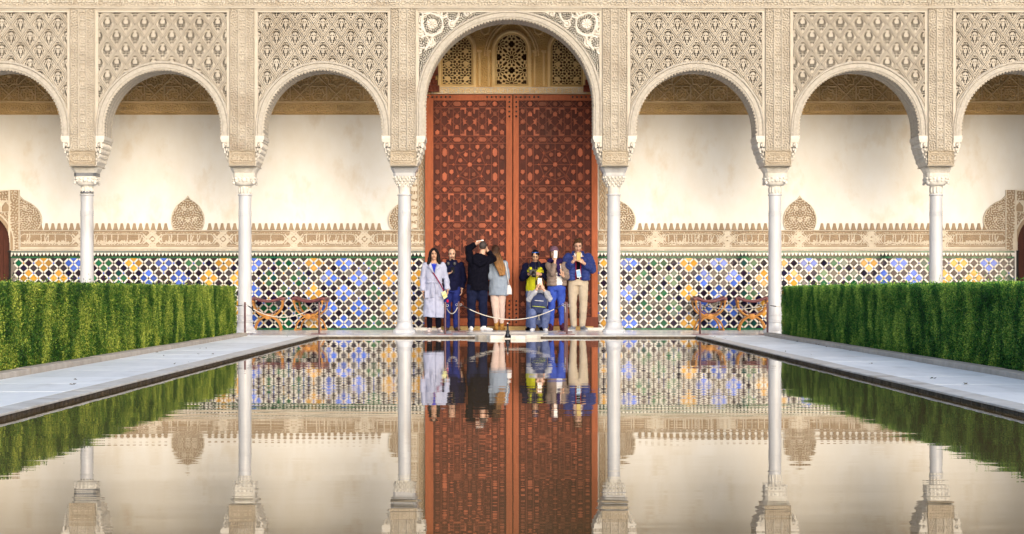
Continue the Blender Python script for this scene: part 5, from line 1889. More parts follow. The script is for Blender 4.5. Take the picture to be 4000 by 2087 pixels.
ed = MB(); ed.tube([(.02,-.128,1.10),(.025,-.130,.95),(.04,-.146,.70),(.045,-.152,.42),(.045,-.156,.29)], .006, 6); f.part('front_edge', ed, C['trench'], parent=coat)
for a_ in (((-.085,.0), (-.1,-1)), ((.10,.01), (.35,-1))): sh = MB(); f.shoe(sh, *a_); f.part('shoe', sh, C['shoe'], .010, 2)
bt = thing('shoulder_bag', 'small yellow green bag on a dark red strap at the trench coat hip', 'bag', f.org+Vector((.195,-.17,.70)))
q = MB(); q.add([(-.05,-.02,.06),(.03,-.02,.10),(.07,-.02,-.02),(.0,-.02,-.07),(-.05,.01,.06),(.03,.01,.10),(.07,.01,-.02),(.0,.01,-.07)], [(3,2,1,0),(4,5,6,7),(0,1,5,4),(1,2,6,5),(2,3,7,6),(3,0,4,7)]); q.build('pouch', mat('bag_print', (.62,.60,.42), (.40,.42,.10), .6, 14), bt)
q = MB(); q.tube([(-.30,.06,.58),(-.25,.045,.50),(-.16,.028,.37),(-.08,.020,.24),(.0,.0,.09)], .011, 6, asp=.4); q.build('strap', cloth('strap_red', (.22,.015,.05)), bt, smooth=True)
q = MB(); q.ball((.07,-.015,-.10), (.022,.022,.032), 10, 8); q.build('red_tassel', cloth('tassel', (.55,.01,.05)), bt, smooth=True)

# ---- bearded man with a phone and headphones
f = Fig('man in navy jacket with headphones round his neck looking at a phone', PX(1764, 38.25), 38.25, 1.66, 'b')
k = f.k; f.nx, f.ny, f.nz = .01, .01, 1.37
f.head((.01, -.02, 1.520), yaw=2, pitch=6)
f.brows(HAIR['black'])
f.torso(f.body, [(.80,.13,.09),(1.1,.15,.10),(1.3,.14,.08),(1.39,.06,.05)])
AL = [(-.185,.02,1.30),(-.225,-.02,1.04),(-.075,-.225,1.13)]; AR = [(.185,.02,1.30),(.245,.04,1.03),(.205,-.02,.83)]
for Q in (AL, AR): f.limb(f.body, Q, [.048,.040,.028])
f.hand(f.body, AL[2], (.9,-.35,.25), (.2,-.4,1), 1, .75)
f.hand(f.body, AR[2], (-.05,-.25,-1), (-1,-.1,0), -1, .6)
for q in (-1, 1): f.limb(f.body, [(.085*q,.0,.85),(.085*q,-.01,.45),(.09*q,.02,.07)], [.08,.055,.04])
f.finish(); P = f.P
hb = MB(); hb.ball(P(0,.030,.036), (.0795*k,.090*k,.092*k), 14, 10, f.hm)
for q in (-1, 1): hb.tube([P(.070*q,-.010,.03), P(.069*q,-.022,-.03), P(.060*q,-.045,-.075)], [.012*k,.009*k,.008*k], 8)
f.part('hair', hb, HAIR['black'], .009, 2)
bd = MB(); bd.tube([P(-.026,-.083,-.070), P(-.022,-.086,-.052), P(0,-.099,-.048), P(.022,-.086,-.052), P(.026,-.083,-.070), P(0,-.088,-.105), P(-.026,-.083,-.070)], .0058*k, 6); bd.ball(P(0,-.079,-.105), (.026*k,.018*k,.018*k), 10, 8, f.hm); f.part('goatee', bd, HAIR['black'])
tr = MB()
for q in (-1, 1): f.limb(tr, [(.085*q,.0,.84),(.09*q,-.01,.45),(.092*q,.02,.06)], [.10,.075,.062])
f.torso(tr, [(.76,.165,.115),(.92,.155,.11)]); f.part('jeans', tr, C['jeans'], .012)
ja = MB(); f.torso(ja, [(.80,.175,.13),(.95,.172,.125),(1.1,.185,.13),(1.25,.195,.12),(1.33,.15,.095),(1.40,.085,.08)])
ja.tube([(-.10,.01,1.37),(0,.05,1.40),(.10,.01,1.37)], .035, 8)
for Q in (AL, AR): f.limb(ja, [Q[0], Q[1], Vector(Q[1]).lerp(Vector(Q[2]), .9)], [.072,.062,.046])
jo = f.part('jacket', ja, C['navy'], .011, 3)
for a_ in (((-.092,.0), (-.15,-1)), ((.095,.0), (.45,-1))): sh = MB(); f.shoe(sh, *a_); f.part('shoe', sh, C['brownshoe'], .010, 2)
ht = thing('headphones', 'black headphones hanging round the navy jacket man\'s neck', 'headphones', f.org+Vector((.0,-.05,1.36)))
q = MB(); q.tube([(.088*math.cos(a), .075*math.sin(a)+.03, .01+.02*math.sin(a)) for a in np.linspace(R(200), R(-20), 14)], .009, 7); q.build('band', CAMB, ht, smooth=True)
CUP = mat('cup', (.05,.05,.055), rough=.35)
for s_ in (-1, 1): q = MB(); q.ball((.062*s_,-.075,-.03), (.030,.022,.036), 10, 8); q.build('ear_cup', CUP, ht, smooth=True)
held_phone(f, 'dark phone held at chest height by the navy jacket man', (.03,-.30,1.20), (.1,.75,.45), (.0,-.3,.8), GLASSY, screen=None)

# ---- man in black seen from behind, raising a camera to his face
f = Fig('man in long black hooded jacket seen from behind with his arms raised', PX(1868, 38.0), 38.0, 1.78, 'b', -1)
k = f.k; f.nx, f.ny, f.nz = .06, .0, 1.49
f.head((.098, .02, 1.655), yaw=-8, pitch=-4)
f.torso(f.body, [(.85,.14,.10),(1.15,.16,.11),(1.4,.16,.09),(1.50,.07,.06)], .0)
AL = [(-.155,.0,1.42),(-.20,.16,1.62),(-.025,.12,1.735)]; AR = [(.195,.02,1.40),(.30,.22,1.42),(.175,.22,1.60)]
for Q in (AL, AR): f.limb(f.body, Q, [.05,.042,.030])
f.hand(f.body, AL[2], (.75,.35,.35), (.2,.6,-.8), 1, .7)
f.hand(f.body, AR[2], (-.2,.0,1), (-1,.2,0), -1, .8)
for q in (-1, 1): f.limb(f.body, [(.095*q-.02,.0,.90),(.115*q-.02,.0,.48),(.125*q-.015,.03,.07)], [.09,.06,.045])
f.finish(); P = f.P
hb = MB(); hb.ball(P(0,.026,.034), (.078*k,.090*k,.088*k), 14, 10, f.hm); f.part('cropped_hair', hb, mat('hair_cropped', (.055,.042,.042), (.03,.022,.022), .6, 60, bump=.4, bscale=150), .009, 2)
tr = MB()
for q in (-1, 1): f.limb(tr, [(.095*q-.02,.0,.88),(.115*q-.02,.0,.48),(.125*q-.015,.03,.06)], [.118,.088,.070])
f.torso(tr, [(.80,.185,.13),(.98,.18,.125)], -.02); f.part('jeans', tr, C['djeans'], .012)
ja = MB(); f.torso(ja, [(.80,.215,.15,-.01),(.95,.212,.15,-.01),(1.12,.205,.145),(1.28,.215,.14,.01),(1.38,.21,.125,.02),(1.45,.16,.105,.03),(1.52,.095,.09,.05)])
for Q in (AL, AR): f.limb(ja, [Q[0], Q[1], Vector(Q[1]).lerp(Vector(Q[2]), .85)], [.088,.074,.055])
f.part('jacket', ja, C['black'], .011, 3)
hd = MB(); hd.tube([(-.09,-.06,1.47),(-.06,-.115,1.36),(.04,-.14,1.30),(.14,-.115,1.36),(.17,-.05,1.47)], [.045,.055,.06,.055,.045], 10); hd.ball((.04,-.085,1.42), (.12,.06,.09), 12, 8); f.part('hood', hd, C['black'], .012, 3)
for a_ in (((-.14,.0), (-.15,1)), ((.115,-.02), (.9,-.35))): sh = MB(); f.shoe(sh, *a_); f.part('shoe', sh, C['white'], .010, 2)
held_phone(f, 'white phone raised to the face of the man in black', (.035,.235,1.76), (0,-1,.1), (1,0,.2), PHW)

# ---- long haired woman seen from behind
f = Fig('woman with long brown to blond hair and grey blue coat seen from behind', PX(1945, 38.55), 38.55, 1.69, 'b', -1)
k = f.k; f.nx, f.ny, f.nz = -.03, .0, 1.40
f.head((-.047, .03, 1.585), yaw=12, pitch=0)
f.torso(f.body, [(.80,.12,.09),(1.1,.12,.09),(1.3,.13,.08),(1.40,.06,.05)])
AL = [(-.145,.0,1.33),(-.165,-.035,1.07),(-.225,.03,1.20)]; AR = [(.135,.0,1.33),(.185,.06,1.07),(.14,.20,1.0)]
for Q in (AL, AR): f.limb(f.body, Q, [.042,.036,.024])
f.hand(f.body, AL[2], (-.12,.15,1), (.2,1,0), 1, .12)
f.hand(f.body, AR[2], (-.3,.4,-.5), (0,0,-1), -1, .6)
for q in (-1, 1): f.limb(f.body, [(.075*q+.0,.0,.86),(.070*q+.01,.0,.46),(.055*q+.025,.03,.10)], [.08,.055,.036])
f.finish(); P = f.P
hb = MB(); hb.ball(P(0,.022,.040), (.088*k,.100*k,.096*k), 16, 12, f.hm)
hb.tube([(-.05,-.04,1.62),(-.04,-.085,1.50),(-.005,-.120,1.38),(.045,-.135,1.26),(.085,-.135,1.16),(.10,-.13,1.09)], [.078,.090,.092,.082,.060,.02], 14, asp=.55)
for i in range(7):
    u_ = (i-3)/3
    hb.tube([(-.04+u_*.06,-.09,1.58),(-.01+u_*.085,-.135-.01*(i%2),1.42),(.055+u_*.075,-.175-.012*(i%2),1.25),(.10+u_*.05,-.165,1.08+.02*(i%3))], [.016,.022,.022,.008], 7)
f.part('hair', hb, HAIR['blond'], .009, 2)
tr = MB()
for q in (-1, 1): f.limb(tr, [(.075*q,.0,.80),(.070*q+.01,.0,.46),(.055*q+.025,.03,.14)], [.095,.068,.045])
f.part('trousers', tr, C['pink'], .011)
co = MB(); f.torso(co, [(.70,.200,.135,.015),(.85,.195,.135,.015),(1.0,.182,.13,.01),(1.15,.172,.125),(1.28,.170,.115),(1.36,.13,.09),(1.41,.075,.07)])
for Q in (AL, AR): f.limb(co, [Q[0], Q[1], Vector(Q[1]).lerp(Vector(Q[2]), .7)], [.070,.064,.060])
f.part('coat', co, C['greyblue'], .011, 3)
for q in (-1, 1):
    a = (.055*q+.025,.03); sh = MB()
    f.shoe(sh, a, (.3*q,1), w=.036); sh.tube([(a[0],a[1],.05),(a[0],a[1],.19)], [.042,.048], 12)
    f.part('ankle_boot', sh, C['tan'], .010, 2)
bt = thing('handbag', 'white handbag hanging at the side of the long haired woman', 'bag', f.org+Vector((.225,-.03,.82)))
q = MB(); q.torso = None
q.prism([(-.045,-.10),(.055,-.10),(.045,.02),(.02,.085),(-.03,.085),(-.045,.0)], -.05, .05, c=.012); q.build('pouch', C['white'], bt)
q = MB(); q.tube([(.0,.0,.08),(-.03,-.04,.25),(-.06,-.09,.42),(-.085,-.08,.55)], .008, 6); q.build('strap', C['white'], bt, smooth=True)

# ---- man in the lime and navy jacket with a camera
f = Fig('man in lime and navy jacket looking down at a black camera', PX(2091, 38.5), 38.5, 1.64, 'c')
k = f.k; f.nx, f.ny, f.nz = .0, .01, 1.34
f.head((.0, -.05, 1.485), yaw=0, pitch=22)
f.brows(HAIR['black'])
f.torso(f.body, [(.80,.13,.09),(1.1,.15,.10),(1.3,.14,.08),(1.36,.06,.05)])
AL = [(-.18,.02,1.28),(-.255,-.02,1.05),(-.115,-.235,1.135)]; AR = [(.18,.02,1.28),(.265,-.02,1.04),(.085,-.235,1.125)]
for Q in (AL, AR): f.limb(f.body, Q, [.048,.040,.028])
f.hand(f.body, AL[2], (.7,-.5,.15), (.8,.3,.0), -1, .7)
f.hand(f.body, AR[2], (-.8,-.4,.15), (-.8,.3,.0), 1, .7)
for q in (-1, 1): f.limb(f.body, [(.085*q,.0,.82),(.10*q,-.01,.45),(.12*q,.02,.07)], [.08,.055,.04])
f.finish(); P = f.P
hb = MB(); hb.ball(P(0,.022,.046), (.083*k,.094*k,.088*k), 14, 10, f.hm)
for q in (-1, 1): hb.tube([P(.070*q,-.02,.05), P(.074*q,-.012,-.02)], [.014*k,.008*k], 8)
f.part('hair', hb, HAIR['black'], .009, 2)
gl = thing('sunglasses', 'shiny blue sunglasses pushed up on the hair of the lime jacket man', 'sunglasses', f.org+f.P(0,-.05,.10))
q = MB(); q.tube([Vector(P(x,-.045+abs(x)*.55,.098-abs(x)*.2))-f.P(0,-.05,.10) for x in (-.075,-.05,-.025,0,.025,.05,.075)], [.018,.024,.024,.020,.024,.024,.018], 8, asp=.5); q.build('lens', mat('blue_mirror', (.02,.06,.50), (.05,.25,.8), .08, 20, metal=.7), gl, smooth=True)
tr = MB()
for q in (-1, 1): f.limb(tr, [(.085*q,.0,.80),(.10*q,-.01,.45),(.12*q,.02,.06)], [.105,.082,.07])
f.torso(tr, [(.74,.17,.12),(.88,.165,.115)]); f.part('jeans', tr, C['ljeans'], .012)
ja = MB(); f.torso(ja, [(.78,.190,.135),(.95,.182,.130),(1.10,.188,.130),(1.16,.192,.128)]); f.part('jacket_body', ja, C['lime'], .011, 3)
ja = MB(); f.torso(ja, [(1.21,.196,.124),(1.28,.185,.115),(1.32,.14,.10),(1.375,.082,.078)])
f.torso(ja, [(.82,.194,.075,0,.07),(1.2,.196,.075,0,.06)])
for Q in (AL, AR): f.limb(ja, [Q[0], Q[1], Vector(Q[1]).lerp(Vector(Q[2]), .86)], [.082,.075,.050])
f.part('jacket_yoke', ja, C['navy'], .011, 3)
q = MB(); f.torso(q, [(1.135,.190,.134),(1.215,.192,.132)]); q.ball((-.10,-.10,1.235), (.05,.035,.035), 10, 8); q.ball((.09,-.10,1.235), (.06,.035,.035), 10, 8); f.part('chest_panel', q, C['lime'], .011, 3)
q = MB(); q.tube([(0,-.135,.79),(0,-.134,1.0),(0,-.134,1.14),(0,-.128,1.28),(0,-.085,1.37)], .0055, 6); f.part('zip', q, CAMB)
for a_ in (((-.12,.0), (-.4,-1)), ((.12,.0), (.3,-1))): sh = MB(); f.shoe(sh, *a_); f.part('shoe', sh, C['black'], .010, 2)
ct = thing('camera', 'black camera with lens held by the lime jacket man', 'camera', f.org+Vector((-.055,-.30,1.16)))
o = MB().box(-.068,.068,-.03,.03,-.045,.045).build('camera_body', CAMB, ct); bv = o.modifiers.new('bevel', 'BEVEL'); bv.width = .012; bv.segments = 3
q = MB(); q.tube([(.01,-.02,-.005),(.018,-.10,-.055),(.020,-.125,-.072)], [.036,.038,.040], 14); q.build('lens', CAMB, ct, smooth=True)
q = MB(); q.box(-.025,.025,-.028,.025,.044,.07); q.build('viewfinder', CAMB, ct)
q = MB(); q.tube([(-.07,.0,.03),(-.075,.12,.14),(-.06,.18,.25)], .009, 6, asp=.5); q.build('strap', CAMB, ct, smooth=True); q = MB(); q.tube([(.07,.0,.03),(.13,.12,.10),(.125,.17,.19),(.10,.20,.25)], .009, 6, asp=.5); q.build('strap', CAMB, ct, smooth=True)

# ---- crouching person with a phone
f = Fig('person crouching low with grey sleeves and a dark pack, phone before the face', PX(2105, 37.75), 37.75, 1.62, 'b')
k = f.k; f.nx, f.ny, f.nz = .0, .03, .80
f.head((.02, -.03, .945), yaw=-4, pitch=4)
f.brows(HAIR['brown'])
f.torso(f.body, [(.26,.13,.11,0,.16),(.45,.14,.10,0,.12),(.65,.15,.09,0,.05),(.77,.12,.08,0,.03),(.83,.06,.05,.01,.02)])
AL = [(-.155,.03,.735),(-.195,-.13,.625),(-.035,-.235,.84)]; AR = [(.155,.03,.735),(.205,-.13,.635),(.085,-.235,.82)]
for Q in (AL, AR): f.limb(f.body, Q, [.045,.036,.026])
f.hand(f.body, AL[2], (.25,.05,1), (.7,.6,.0), 1, .7)
f.hand(f.body, AR[2], (-.35,.05,1), (-.6,.6,.0), -1, .75)
LEG = [[(.09*q,.17,.25),(.14*q,-.17,.36),(.12*q,-.03,.07)] for q in (-1, 1)]
for Q in LEG: f.limb(f.body, Q, [.085,.058,.042])
f.finish(); P = f.P
hb = MB(); hb.ball(P(0,.024,.042), (.083*k,.096*k,.092*k), 14, 10, f.hm)
for q in (-1, 1): hb.tube([P(.066*q,-.03,.06), P(.076*q,-.01,-.02), P(.07*q,.01,-.08)], [.018*k,.018*k,.012*k], 8)
f.part('hair', hb, HAIR['brown'], .009, 2)
tr = MB()
for Q in LEG: f.limb(tr, Q, [.115,.088,.062])
tr.ball((0,.17,.25), (.17,.13,.13), 14, 10); f.part('jeans', tr, C['ljeans'], .012)
ja = MB(); f.torso(ja, [(.25,.165,.14,0,.16),(.45,.170,.13,0,.11),(.62,.178,.118,0,.06),(.74,.155,.10,0,.03),(.82,.085,.08,.01,.02)])
for Q in (AL, AR): f.limb(ja, [Q[0], Q[1], Vector(Q[1]).lerp(Vector(Q[2]), .86)], [.068,.058,.042])
f.part('jacket', ja, C['grey'], .011, 3)
for a_ in (((-.12,-.04), (-.2,-1)), ((.12,-.04), (.15,-1))): sh = MB(); f.shoe(sh, *a_); f.part('shoe', sh, C['white'], .010, 2)
bt = thing('backpack', 'dark blue pack with lime stripe worn in front by the crouching person', 'backpack', f.org+Vector((0,-.135,.55)))
q = MB(); q.tube([(0,.03,-.19),(0,.0,-.15),(0,-.01,0),(0,.0,.13),(0,.03,.19)], [.12,.155,.165,.145,.07], 18, asp=[.45,.5,.5,.5,.5], up=(1,0,0)); o = q.build('pack', C['pack'], bt, smooth=True)
q = MB(); q.tube([(-.085,-.085,.055),(0,-.098,.048),(.085,-.085,.042)], .007, 6); q.build('zip', C['white'], bt, smooth=True)
q = MB(); q.tube([(-.13,-.062,-.055),(-.06,-.092,-.062),(.03,-.098,-.070),(.12,-.068,-.078)], .011, 6, asp=.5); q.build('stripe', mat('lime_stripe', (.62,.72,.05), rough=.6), bt, smooth=True)
for s_ in (-1, 1): q = MB(); q.tube([(.09*s_,.01,.16),(.10*s_,.06,.22),(.09*s_,.14,.24)], .016, 6, asp=.4); q.build('strap', C['pack'], bt, smooth=True)
held_phone(f, 'white phone held before the face of the crouching person', (.01,-.225,.965), (.1,-1,.0), (.05,0,1), PHW, w=.078, h=.15)

# ---- woman in the mauve knit cap
f = Fig('woman in mauve knit cap and taupe puffer jacket photographing with a white phone', PX(2174, 38.3), 38.3, 1.66, 'b')
k = f.k; f.nx, f.ny, f.nz = -.03, .01, 1.38
f.head((-.048, -.01, 1.545), yaw=-3, pitch=2)
f.torso(f.body, [(.80,.12,.09),(1.1,.12,.09),(1.3,.13,.08),(1.38,.06,.05)])
AL = [(-.165,.0,1.31),(-.085,-.17,1.13),(-.035,-.215,1.385)]; AR = [(.155,.0,1.31),(.205,-.06,1.06),(.115,-.215,1.085)]
for Q in (AL, AR): f.limb(f.body, Q, [.042,.036,.025])
f.hand(f.body, AL[2], (.0,.05,1), (.25,.9,0), 1, .6)
f.hand(f.body, AR[2], (-.15,-.2,1), (0,-1,.0), -1, .1, fingers=[.05,.05,2.2,2.2])
for q in (-1, 1): f.limb(f.body, [(.08*q,.0,.86),(.10*q,-.01,.46),(.105*q,.02,.08)], [.085,.058,.038])
f.finish(); P = f.P
cp = MB(); cp.ball(P(0,.018,.060), (.090*k,.102*k,.090*k), 16, 12, f.hm); cp.tube([P(.088*math.cos(a),.012+.099*math.sin(a),.050) for a in np.linspace(0, 2*math.pi, 24)[:-1]], .014*k, 8, closed=True); f.part('knit_cap', cp, C['mauve'], .010, 2)
for q in (-1, 1): hb = MB(); hb.tube([P(.068*q,-.03,.04), P(.078*q,-.015,-.05), P(.075*q,-.005,-.13)], [.014*k,.018*k,.016*k], 8); f.part('hair_lock', hb, HAIR['brown'])
sc_ = MB(); sc_.tube([(.105*math.cos(a)-.03, .085*math.sin(a)-.015, 1.385+.02*math.sin(2*a)) for a in np.linspace(0, 2*math.pi, 20)[:-1]], .046, 10, closed=True); sc_.tube([(.02,-.12,1.36),(.04,-.145,1.22),(.045,-.14,1.08)], [.05,.045,.035], 8, asp=.5); f.part('scarf', sc_, C['purple'], .012, 2)
tp = MB(); f.torso(tp, [(.90,.135,.118,.03),(1.1,.135,.120,.02),(1.3,.12,.10)]); f.part('white_top', tp, C['white'], .012)
tr = MB()
for q in (-1, 1): f.limb(tr, [(.08*q,.0,.84),(.10*q,-.01,.46),(.105*q,.02,.10)], [.102,.070,.048])
f.torso(tr, [(.80,.165,.115),(.94,.15,.11)]); f.part('jeans', tr, C['bright'], .012)
ja = MB(); f.torso(ja, [(.89,.115,.135,-.072,.0),(1.1,.115,.135,-.07,.0),(1.25,.115,.125,-.065,.0),(1.32,.09,.10,-.06,.0)], puff=.012, pitch=.062)
f.torso(ja, [(.89,.055,.12,.142,.02),(1.1,.055,.12,.14,.02),(1.25,.06,.11,.125,.02),(1.32,.06,.09,.09,.02)], puff=.010, pitch=.062)
for Q in (AL, AR): f.limb(ja, [Q[0], Q[1], Vector(Q[1]).lerp(Vector(Q[2]), .82)], [.064,.056,.044], puff=.008, pitch=.055)
f.part('puffer_jacket', ja, C['taupe'], .009, 1)
for q in (-1, 1):
    sh = MB(); f.shoe(sh, (.105*q,.0), (.25*q,-1)); sh.tube([(.105*q,.01,.05),(.105*q,.015,.16)], [.046,.048], 12)
    f.part('boot', sh, C['oxblood'], .010, 2)
held_phone(f, 'white phone held up before the face of the woman in the mauve cap', (-.025,-.235,1.515), (.1,-1,0), (.05,0,1), PHW)

# ---- tall man in the blue puffer jacket
f = Fig('tall man in shiny blue puffer jacket and beige trousers reading a gold phone', PX(2258, 38.4), 38.4, 1.86, 'b')
k = f.k; f.nx, f.ny, f.nz = .0, .01, 1.53
f.head((-.005, -.05, 1.690), yaw=2, pitch=18)
f.brows(HAIR['brown'])
f.torso(f.body, [(.95,.14,.10),(1.2,.16,.11),(1.45,.15,.09),(1.55,.065,.06)])
AL = [(-.20,.02,1.46),(-.265,-.03,1.215),(-.095,-.27,1.385)]; AR = [(.20,.02,1.46),(.285,-.03,1.215),(.095,-.27,1.345)]
for Q in (AL, AR): f.limb(f.body, Q, [.05,.042,.030])
f.hand(f.body, AL[2], (.62,-.15,.7), (.4,.8,-.3), 1, .7)
f.hand(f.body, AR[2], (-.75,-.15,.55), (-.4,.8,-.3), -1, .7)
for q in (-1, 1): f.limb(f.body, [(.095*q,.0,.98),(.105*q,-.01,.53),(.085*q,.02,.08)], [.09,.06,.042])
f.finish(); P = f.P
hb = MB(); hb.ball(P(0,.028,.048), (.083*k,.094*k,.088*k), 14, 10, f.hm); hb.tube([P(-.055,-.06,.085), P(0,-.075,.108), P(.055,-.06,.088)], [.018*k,.026*k,.018*k], 8)
for q in (-1, 1): hb.tube([P(.072*q,-.015,.05), P(.074*q,-.010,-.015)], [.014*k,.008*k], 8)
f.part('hair', hb, HAIR['brown'], .009, 2)
sb_ = MB(); sb_.tube([P(-.062,-.012,-.062), P(-.050,-.052,-.098), P(0,-.082,-.112), P(.050,-.052,-.098), P(.062,-.012,-.062)], [.005,.010,.012,.010,.005], 8); f.part('stubble', sb_, mat('stubble', (.22,.12,.08), rough=.8))
tr = MB()
for q in (-1, 1): f.limb(tr, [(.095*q,.0,.96),(.108*q,-.01,.53),(.085*q,.02,.08)], [.112,.082,.064])
f.torso(tr, [(.90,.182,.125),(1.06,.175,.12)]); f.part('trousers', tr, C['beige'], .012)
sw = MB(); f.torso(sw, [(1.02,.15,.130),(1.2,.15,.135),(1.42,.13,.115),(1.50,.08,.08)]); f.part('sweater', sw, C['black'], .012)
cl = MB(); cl.tube([(-.055,-.075,1.465),(-.075,-.03,1.525),(0,.05,1.545),(.075,-.03,1.525),(.055,-.075,1.465)], [.022,.024,.022,.024,.022], 8); f.part('shirt_collar', cl, C['white'], .010, 1)
ja = MB()
for q in (-1, 1):
    f.torso(ja, [(1.00,.105,.150,.128*q,.0),(1.2,.112,.150,.130*q,.0),(1.38,.110,.135,.125*q,.01),(1.46,.09,.11,.11*q,.02)], puff=.014, pitch=.064)
f.torso(ja, [(1.0,.19,.06,0,.09),(1.3,.20,.06,0,.09),(1.48,.15,.05,0,.07)], puff=.012, pitch=.064)
ja.tube([(-.10,-.045,1.50),(-.095,.035,1.555),(0,.085,1.565),(.095,.035,1.555),(.10,-.045,1.50)], .038, 8)
for Q in (AL, AR): f.limb(ja, [Q[0], Q[1], Vector(Q[1]).lerp(Vector(Q[2]), .84)], [.092,.086,.058], puff=.012, pitch=.062)
jo = f.part('puffer_jacket', ja, C['puffer'], .009, 1)
for q in (-1, 1): rd = MB(); rd.tube([(.050*q,-.132,1.01),(.046*q,-.138,1.2),(.050*q,-.128,1.36),(.055*q,-.10,1.44)], .009, 6); f.part('zip_trim', rd, C['red'])
for a_ in (((-.105,.0), (-.55,-1)), ((.10,.0), (.35,-1))): sh = MB(); f.shoe(sh, *a_); f.part('shoe', sh, C['greyshoe'], .010, 2)
f.sole((-.105,.0), (-.55,-1), C['white']); f.sole((.10,.0), (.35,-1), C['white'])
held_phone(f, 'gold phone held in both hands by the blue puffer jacket man', (.0,-.315,1.475), (.1,-1,-.15), (.06,-.1,1), PHG, w=.08, h=.155)
t = held_phone(f, 'white phone with blue screen hanging at the puffer jacket man\'s belly', (.005,-.155,1.135), (.0,-1,.05), (-.16,0,1), PHW, w=.085, h=.155, screen=SCRN)
q = MB(); q.tube([(.012,.0,-.075),(.022,.0,-.11)], .008, 6); q.build('plug', PHW, t, smooth=True)
# ================================================================ folding chairs
M['chair_wood'] = wood_mat('chair_wood', (.56,.27,.075), (.44,.19,.05), .4)
M['leather'] = mat('leather', (.17,.045,.045), (.10,.030,.040), .4, 12, bump=.3, bscale=50)
def chair(px, label, rz, seat_col=None):
    d = 38.78
    t = thing('folding_chair', label, 'chair', (PX(px, d), d, 0), R(rz), group='x frame folding chairs along the tiles')
    for yy in (-.20, .20):
        for s in (-1, 1):
            # one curved member: seat end -> crossing -> opposite foot
            pts = []
            for k in range(9):
                a = R(180+90*k/8)
                pts.append((s*(.0+.295*math.cos(a))*-1*-1 if False else s*-.295*abs(math.cos(a)) if k < 8 else 0.0, yy+s*.012, .575+.300*math.sin(a)*1.0))
            low = []
            for k in range(1, 9):
                a = R(90-90*k/8)
                low.append((s*.255*math.cos(a) if k < 8 else s*.262, yy+s*.012, .012+.262*math.sin(a)))
            path = pts+low
            b = MB(); b.tube(path, [.026]*len(path), 8, asp=.65, up=(0,1,0)); smooth_by_angle(b.build('curved_leg', M['chair_wood'], t), 50)
        b = MB(); n = 16
        vs = []
        for rr, y0 in ((.052, -.026), (.060, -.018), (.060, .018), (.052, .026), (.022, -.026)):
            pass
        b.tube([(0, yy-.034, .275), (0, yy-.028, .275), (0, yy+.030, .275)], [.046, .058, .058], 16)
        b.tube([(0, yy-.042, .275), (0, yy-.030, .275)], [.020, .024], 10)
        smooth_by_angle(b.build('hub', M['chair_wood'], t), 40)
    for s in (-1, 1):
        b = MB().box(s*.295-.024, s*.295+.024, -.26, .26, .560, .600); o = b.build('arm_rail', M['chair_wood'], t); bv = o.modifiers.new('bevel', 'BEVEL'); bv.width = .012; bv.segments = 2
        b = MB().box(s*.262-.02, s*.262+.02, -.25, .25, .0, .028); o = b.build('foot_rail', M['chair_wood'], t); bv = o.modifiers.new('bevel', 'BEVEL'); bv.width = .006; bv.segments = 2
        q = MB().box(s*.298-.045, s*.298+.045, -.215, .215, .5985, .665); o = q.build('seat_end', M['leather'], t); bv = o.modifiers.new('bevel', 'BEVEL'); bv.width = .018; bv.segments = 3
    # leather sling
    V = []; nx_ = 18
    for j, y in enumerate((-.215, .215)):
        for i in range(nx_+1):
            u_ = -1+2*i/nx_
            V.append((u_*.285, y, .555+.075*u_*u_)); 
    N0 = len(V)
    V += [(x, y, z+.055) for x, y, z in V]
    Fq = []
    for i in range(nx_):
        a, b2, c, d2 = i, i+1, nx_+1+i+1, nx_+1+i
        Fq += [(a, d2, c, b2), (N0+a, N0+b2, N0+c, N0+d2), (a, b2, N0+b2, N0+a), (d2, N0+d2, N0+c, c)]
    MB().add(V, Fq).build('sling_seat', M['leather'], t, smooth=True)
    # lower leather strap
    b = MB(); b.tube([(-.20,-.2,.40),(-.10,-.2,.345),(0,-.2,.33),(.10,-.2,.345),(.20,-.2,.40)], .010, 6, asp=.5); b.build('strap', M['leather'], t, smooth=True)
    return t
chair(1048, 'folding chair nearest the yellowish hedge with a worn brown leather sling', 3)
chair(1214, 'folding chair beside a rope post with twisted frame and reddish leather sling', -9)
chair(2768, 'folding chair with plum leather seat standing behind the rope post toward the great door', 4)
chair(2937, 'folding chair with sagging plum leather seat closest to the deep green hedge', -3)

# ================================================================ rope posts and ropes
M['post'] = mat('post_steel', (.13,.065,.075), (.09,.045,.055), .35, 16, metal=.55)
M['rope'] = mat('rope', (.72,.68,.60), (.60,.55,.47), .85, 60, bump=.6, bscale=200)
M['steel'] = mat('steel_hook', (.45,.45,.46), rough=.3, metal=.9)
def post(px, d, label, hooks=(1, -1)):
    x = PX(px, d)
    t = thing('rope_post', label, 'post', (x, d, 0), group='rope barrier posts')
    b = MB().box(-.14, .14, -.13, .13, .0, .012); b.build('base_plate', M['post'], t)
    b = MB(); b.lathe([(.019,.012),(.019,.575),(.017,.585),(.001,.588)], n=12); smooth_by_angle(b.build('pole', M['post'], t), 40)
    for s in (-1, 1):
        h = MB(); h.tube([(s*.017+s*.022*(1-math.cos(a)), 0, .525+.020*math.sin(a)) for a in np.linspace(0, 2*math.pi, 12)[:-1]], .004, 5, closed=True, up=(0,1,0))
        h.build('hook_ring', M['steel'], t, smooth=True)
    return Vector((x, d, .525))
p1 = post(957, 35.2, 'rope post standing in front of the column at the yellowish hedge end')
p2 = post(1247, 35.2, 'rope post in front of the twisted chair at the pool corner')
p3 = post(1739, 35.0, 'rope post in front of the woman in the trench coat')
p4 = post(1792, 37.0, 'rope post between the navy jacket man and the man in black')
p5 = post(2207, 37.0, 'rope post set back at the knees of the woman in the mauve cap')
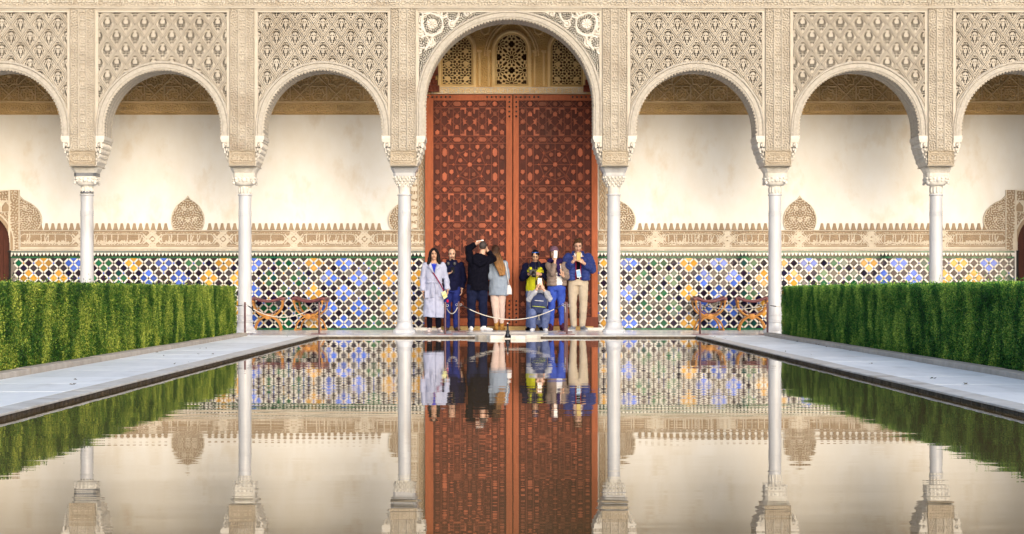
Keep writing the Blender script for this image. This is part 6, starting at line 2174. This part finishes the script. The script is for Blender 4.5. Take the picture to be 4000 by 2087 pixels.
p6 = post(2214, 34.9, 'rope post at the pool edge before the mauve cap woman')
p7 = post(2735, 35.0, 'rope post in front of the plum seated chair toward the great door')
p8 = post(2998, 35.0, 'rope post by the column at the deep green hedge end')
def rope(a, b, sag, label, rad=.0085):
    a, b = Vector(a), Vector(b)
    dv = (b-a); dv.z = 0; dv.normalize()
    a = a+dv*.045; b = b-dv*.045
    t = thing('barrier_rope', label, 'rope', (a+b)/2, group='barrier ropes')
    c = (a+b)/2
    pts = []
    for k in range(25):
        u_ = k/24
        p = a.lerp(b, u_); p.z -= sag*4*u_*(1-u_); pts.append(p-c)
    q = MB(); q.tube(pts[1:-1], rad, 8); q.build('cord', M['rope'], t, smooth=True)
    q = MB(); q.tube([pts[0], pts[1], pts[2]], [.005, rad+.003, rad+.003], 8); q.build('end_clip', M['iron'], t, smooth=True); q = MB(); q.tube([pts[-3], pts[-2], pts[-1]], [rad+.003, rad+.003, .005], 8); q.build('end_clip', M['iron'], t, smooth=True)
rope(p1, p2, .215, 'white rope sagging in front of the two chairs by the yellowish hedge')
rope(p3, p4, .16, 'short white rope hanging at the knees of the navy jacket man')
rope(p4, p5, .285, 'long white rope sagging across the legs of the people at the great door')
rope(p6, p5, .14, 'white rope running from the pool edge post back to the mauve cap woman')
rope(p7, p8, .065, 'pale taut rope in front of the two plum seated chairs', .0055)
rope(p8, Vector((6.3, 35.0, .42)), .02, 'dark thin rope from the end post toward the deep green hedge', .0055)
rope(Vector((-6.0, 35.2, .50)), p1, .03, 'dark thin rope from the end post toward the yellowish hedge', .0055)
for nm, x, y in (('a', 6.3, 35.0), ('b', -6.0, 35.2)):
    b = thing('rope_post', 'rope post hidden behind the %s hedge' % ('deep green' if x > 0 else 'yellowish'), 'post', (x, y, 0), group='rope barrier posts')
    MB().box(-.14, .14, -.13, .13, .0, .012).build('base_plate', M['post'], b)
    q = MB(); q.lathe([(.019,.012),(.019,.575),(.001,.588)], n=12); q.build('pole', M['post'], b, smooth=False)
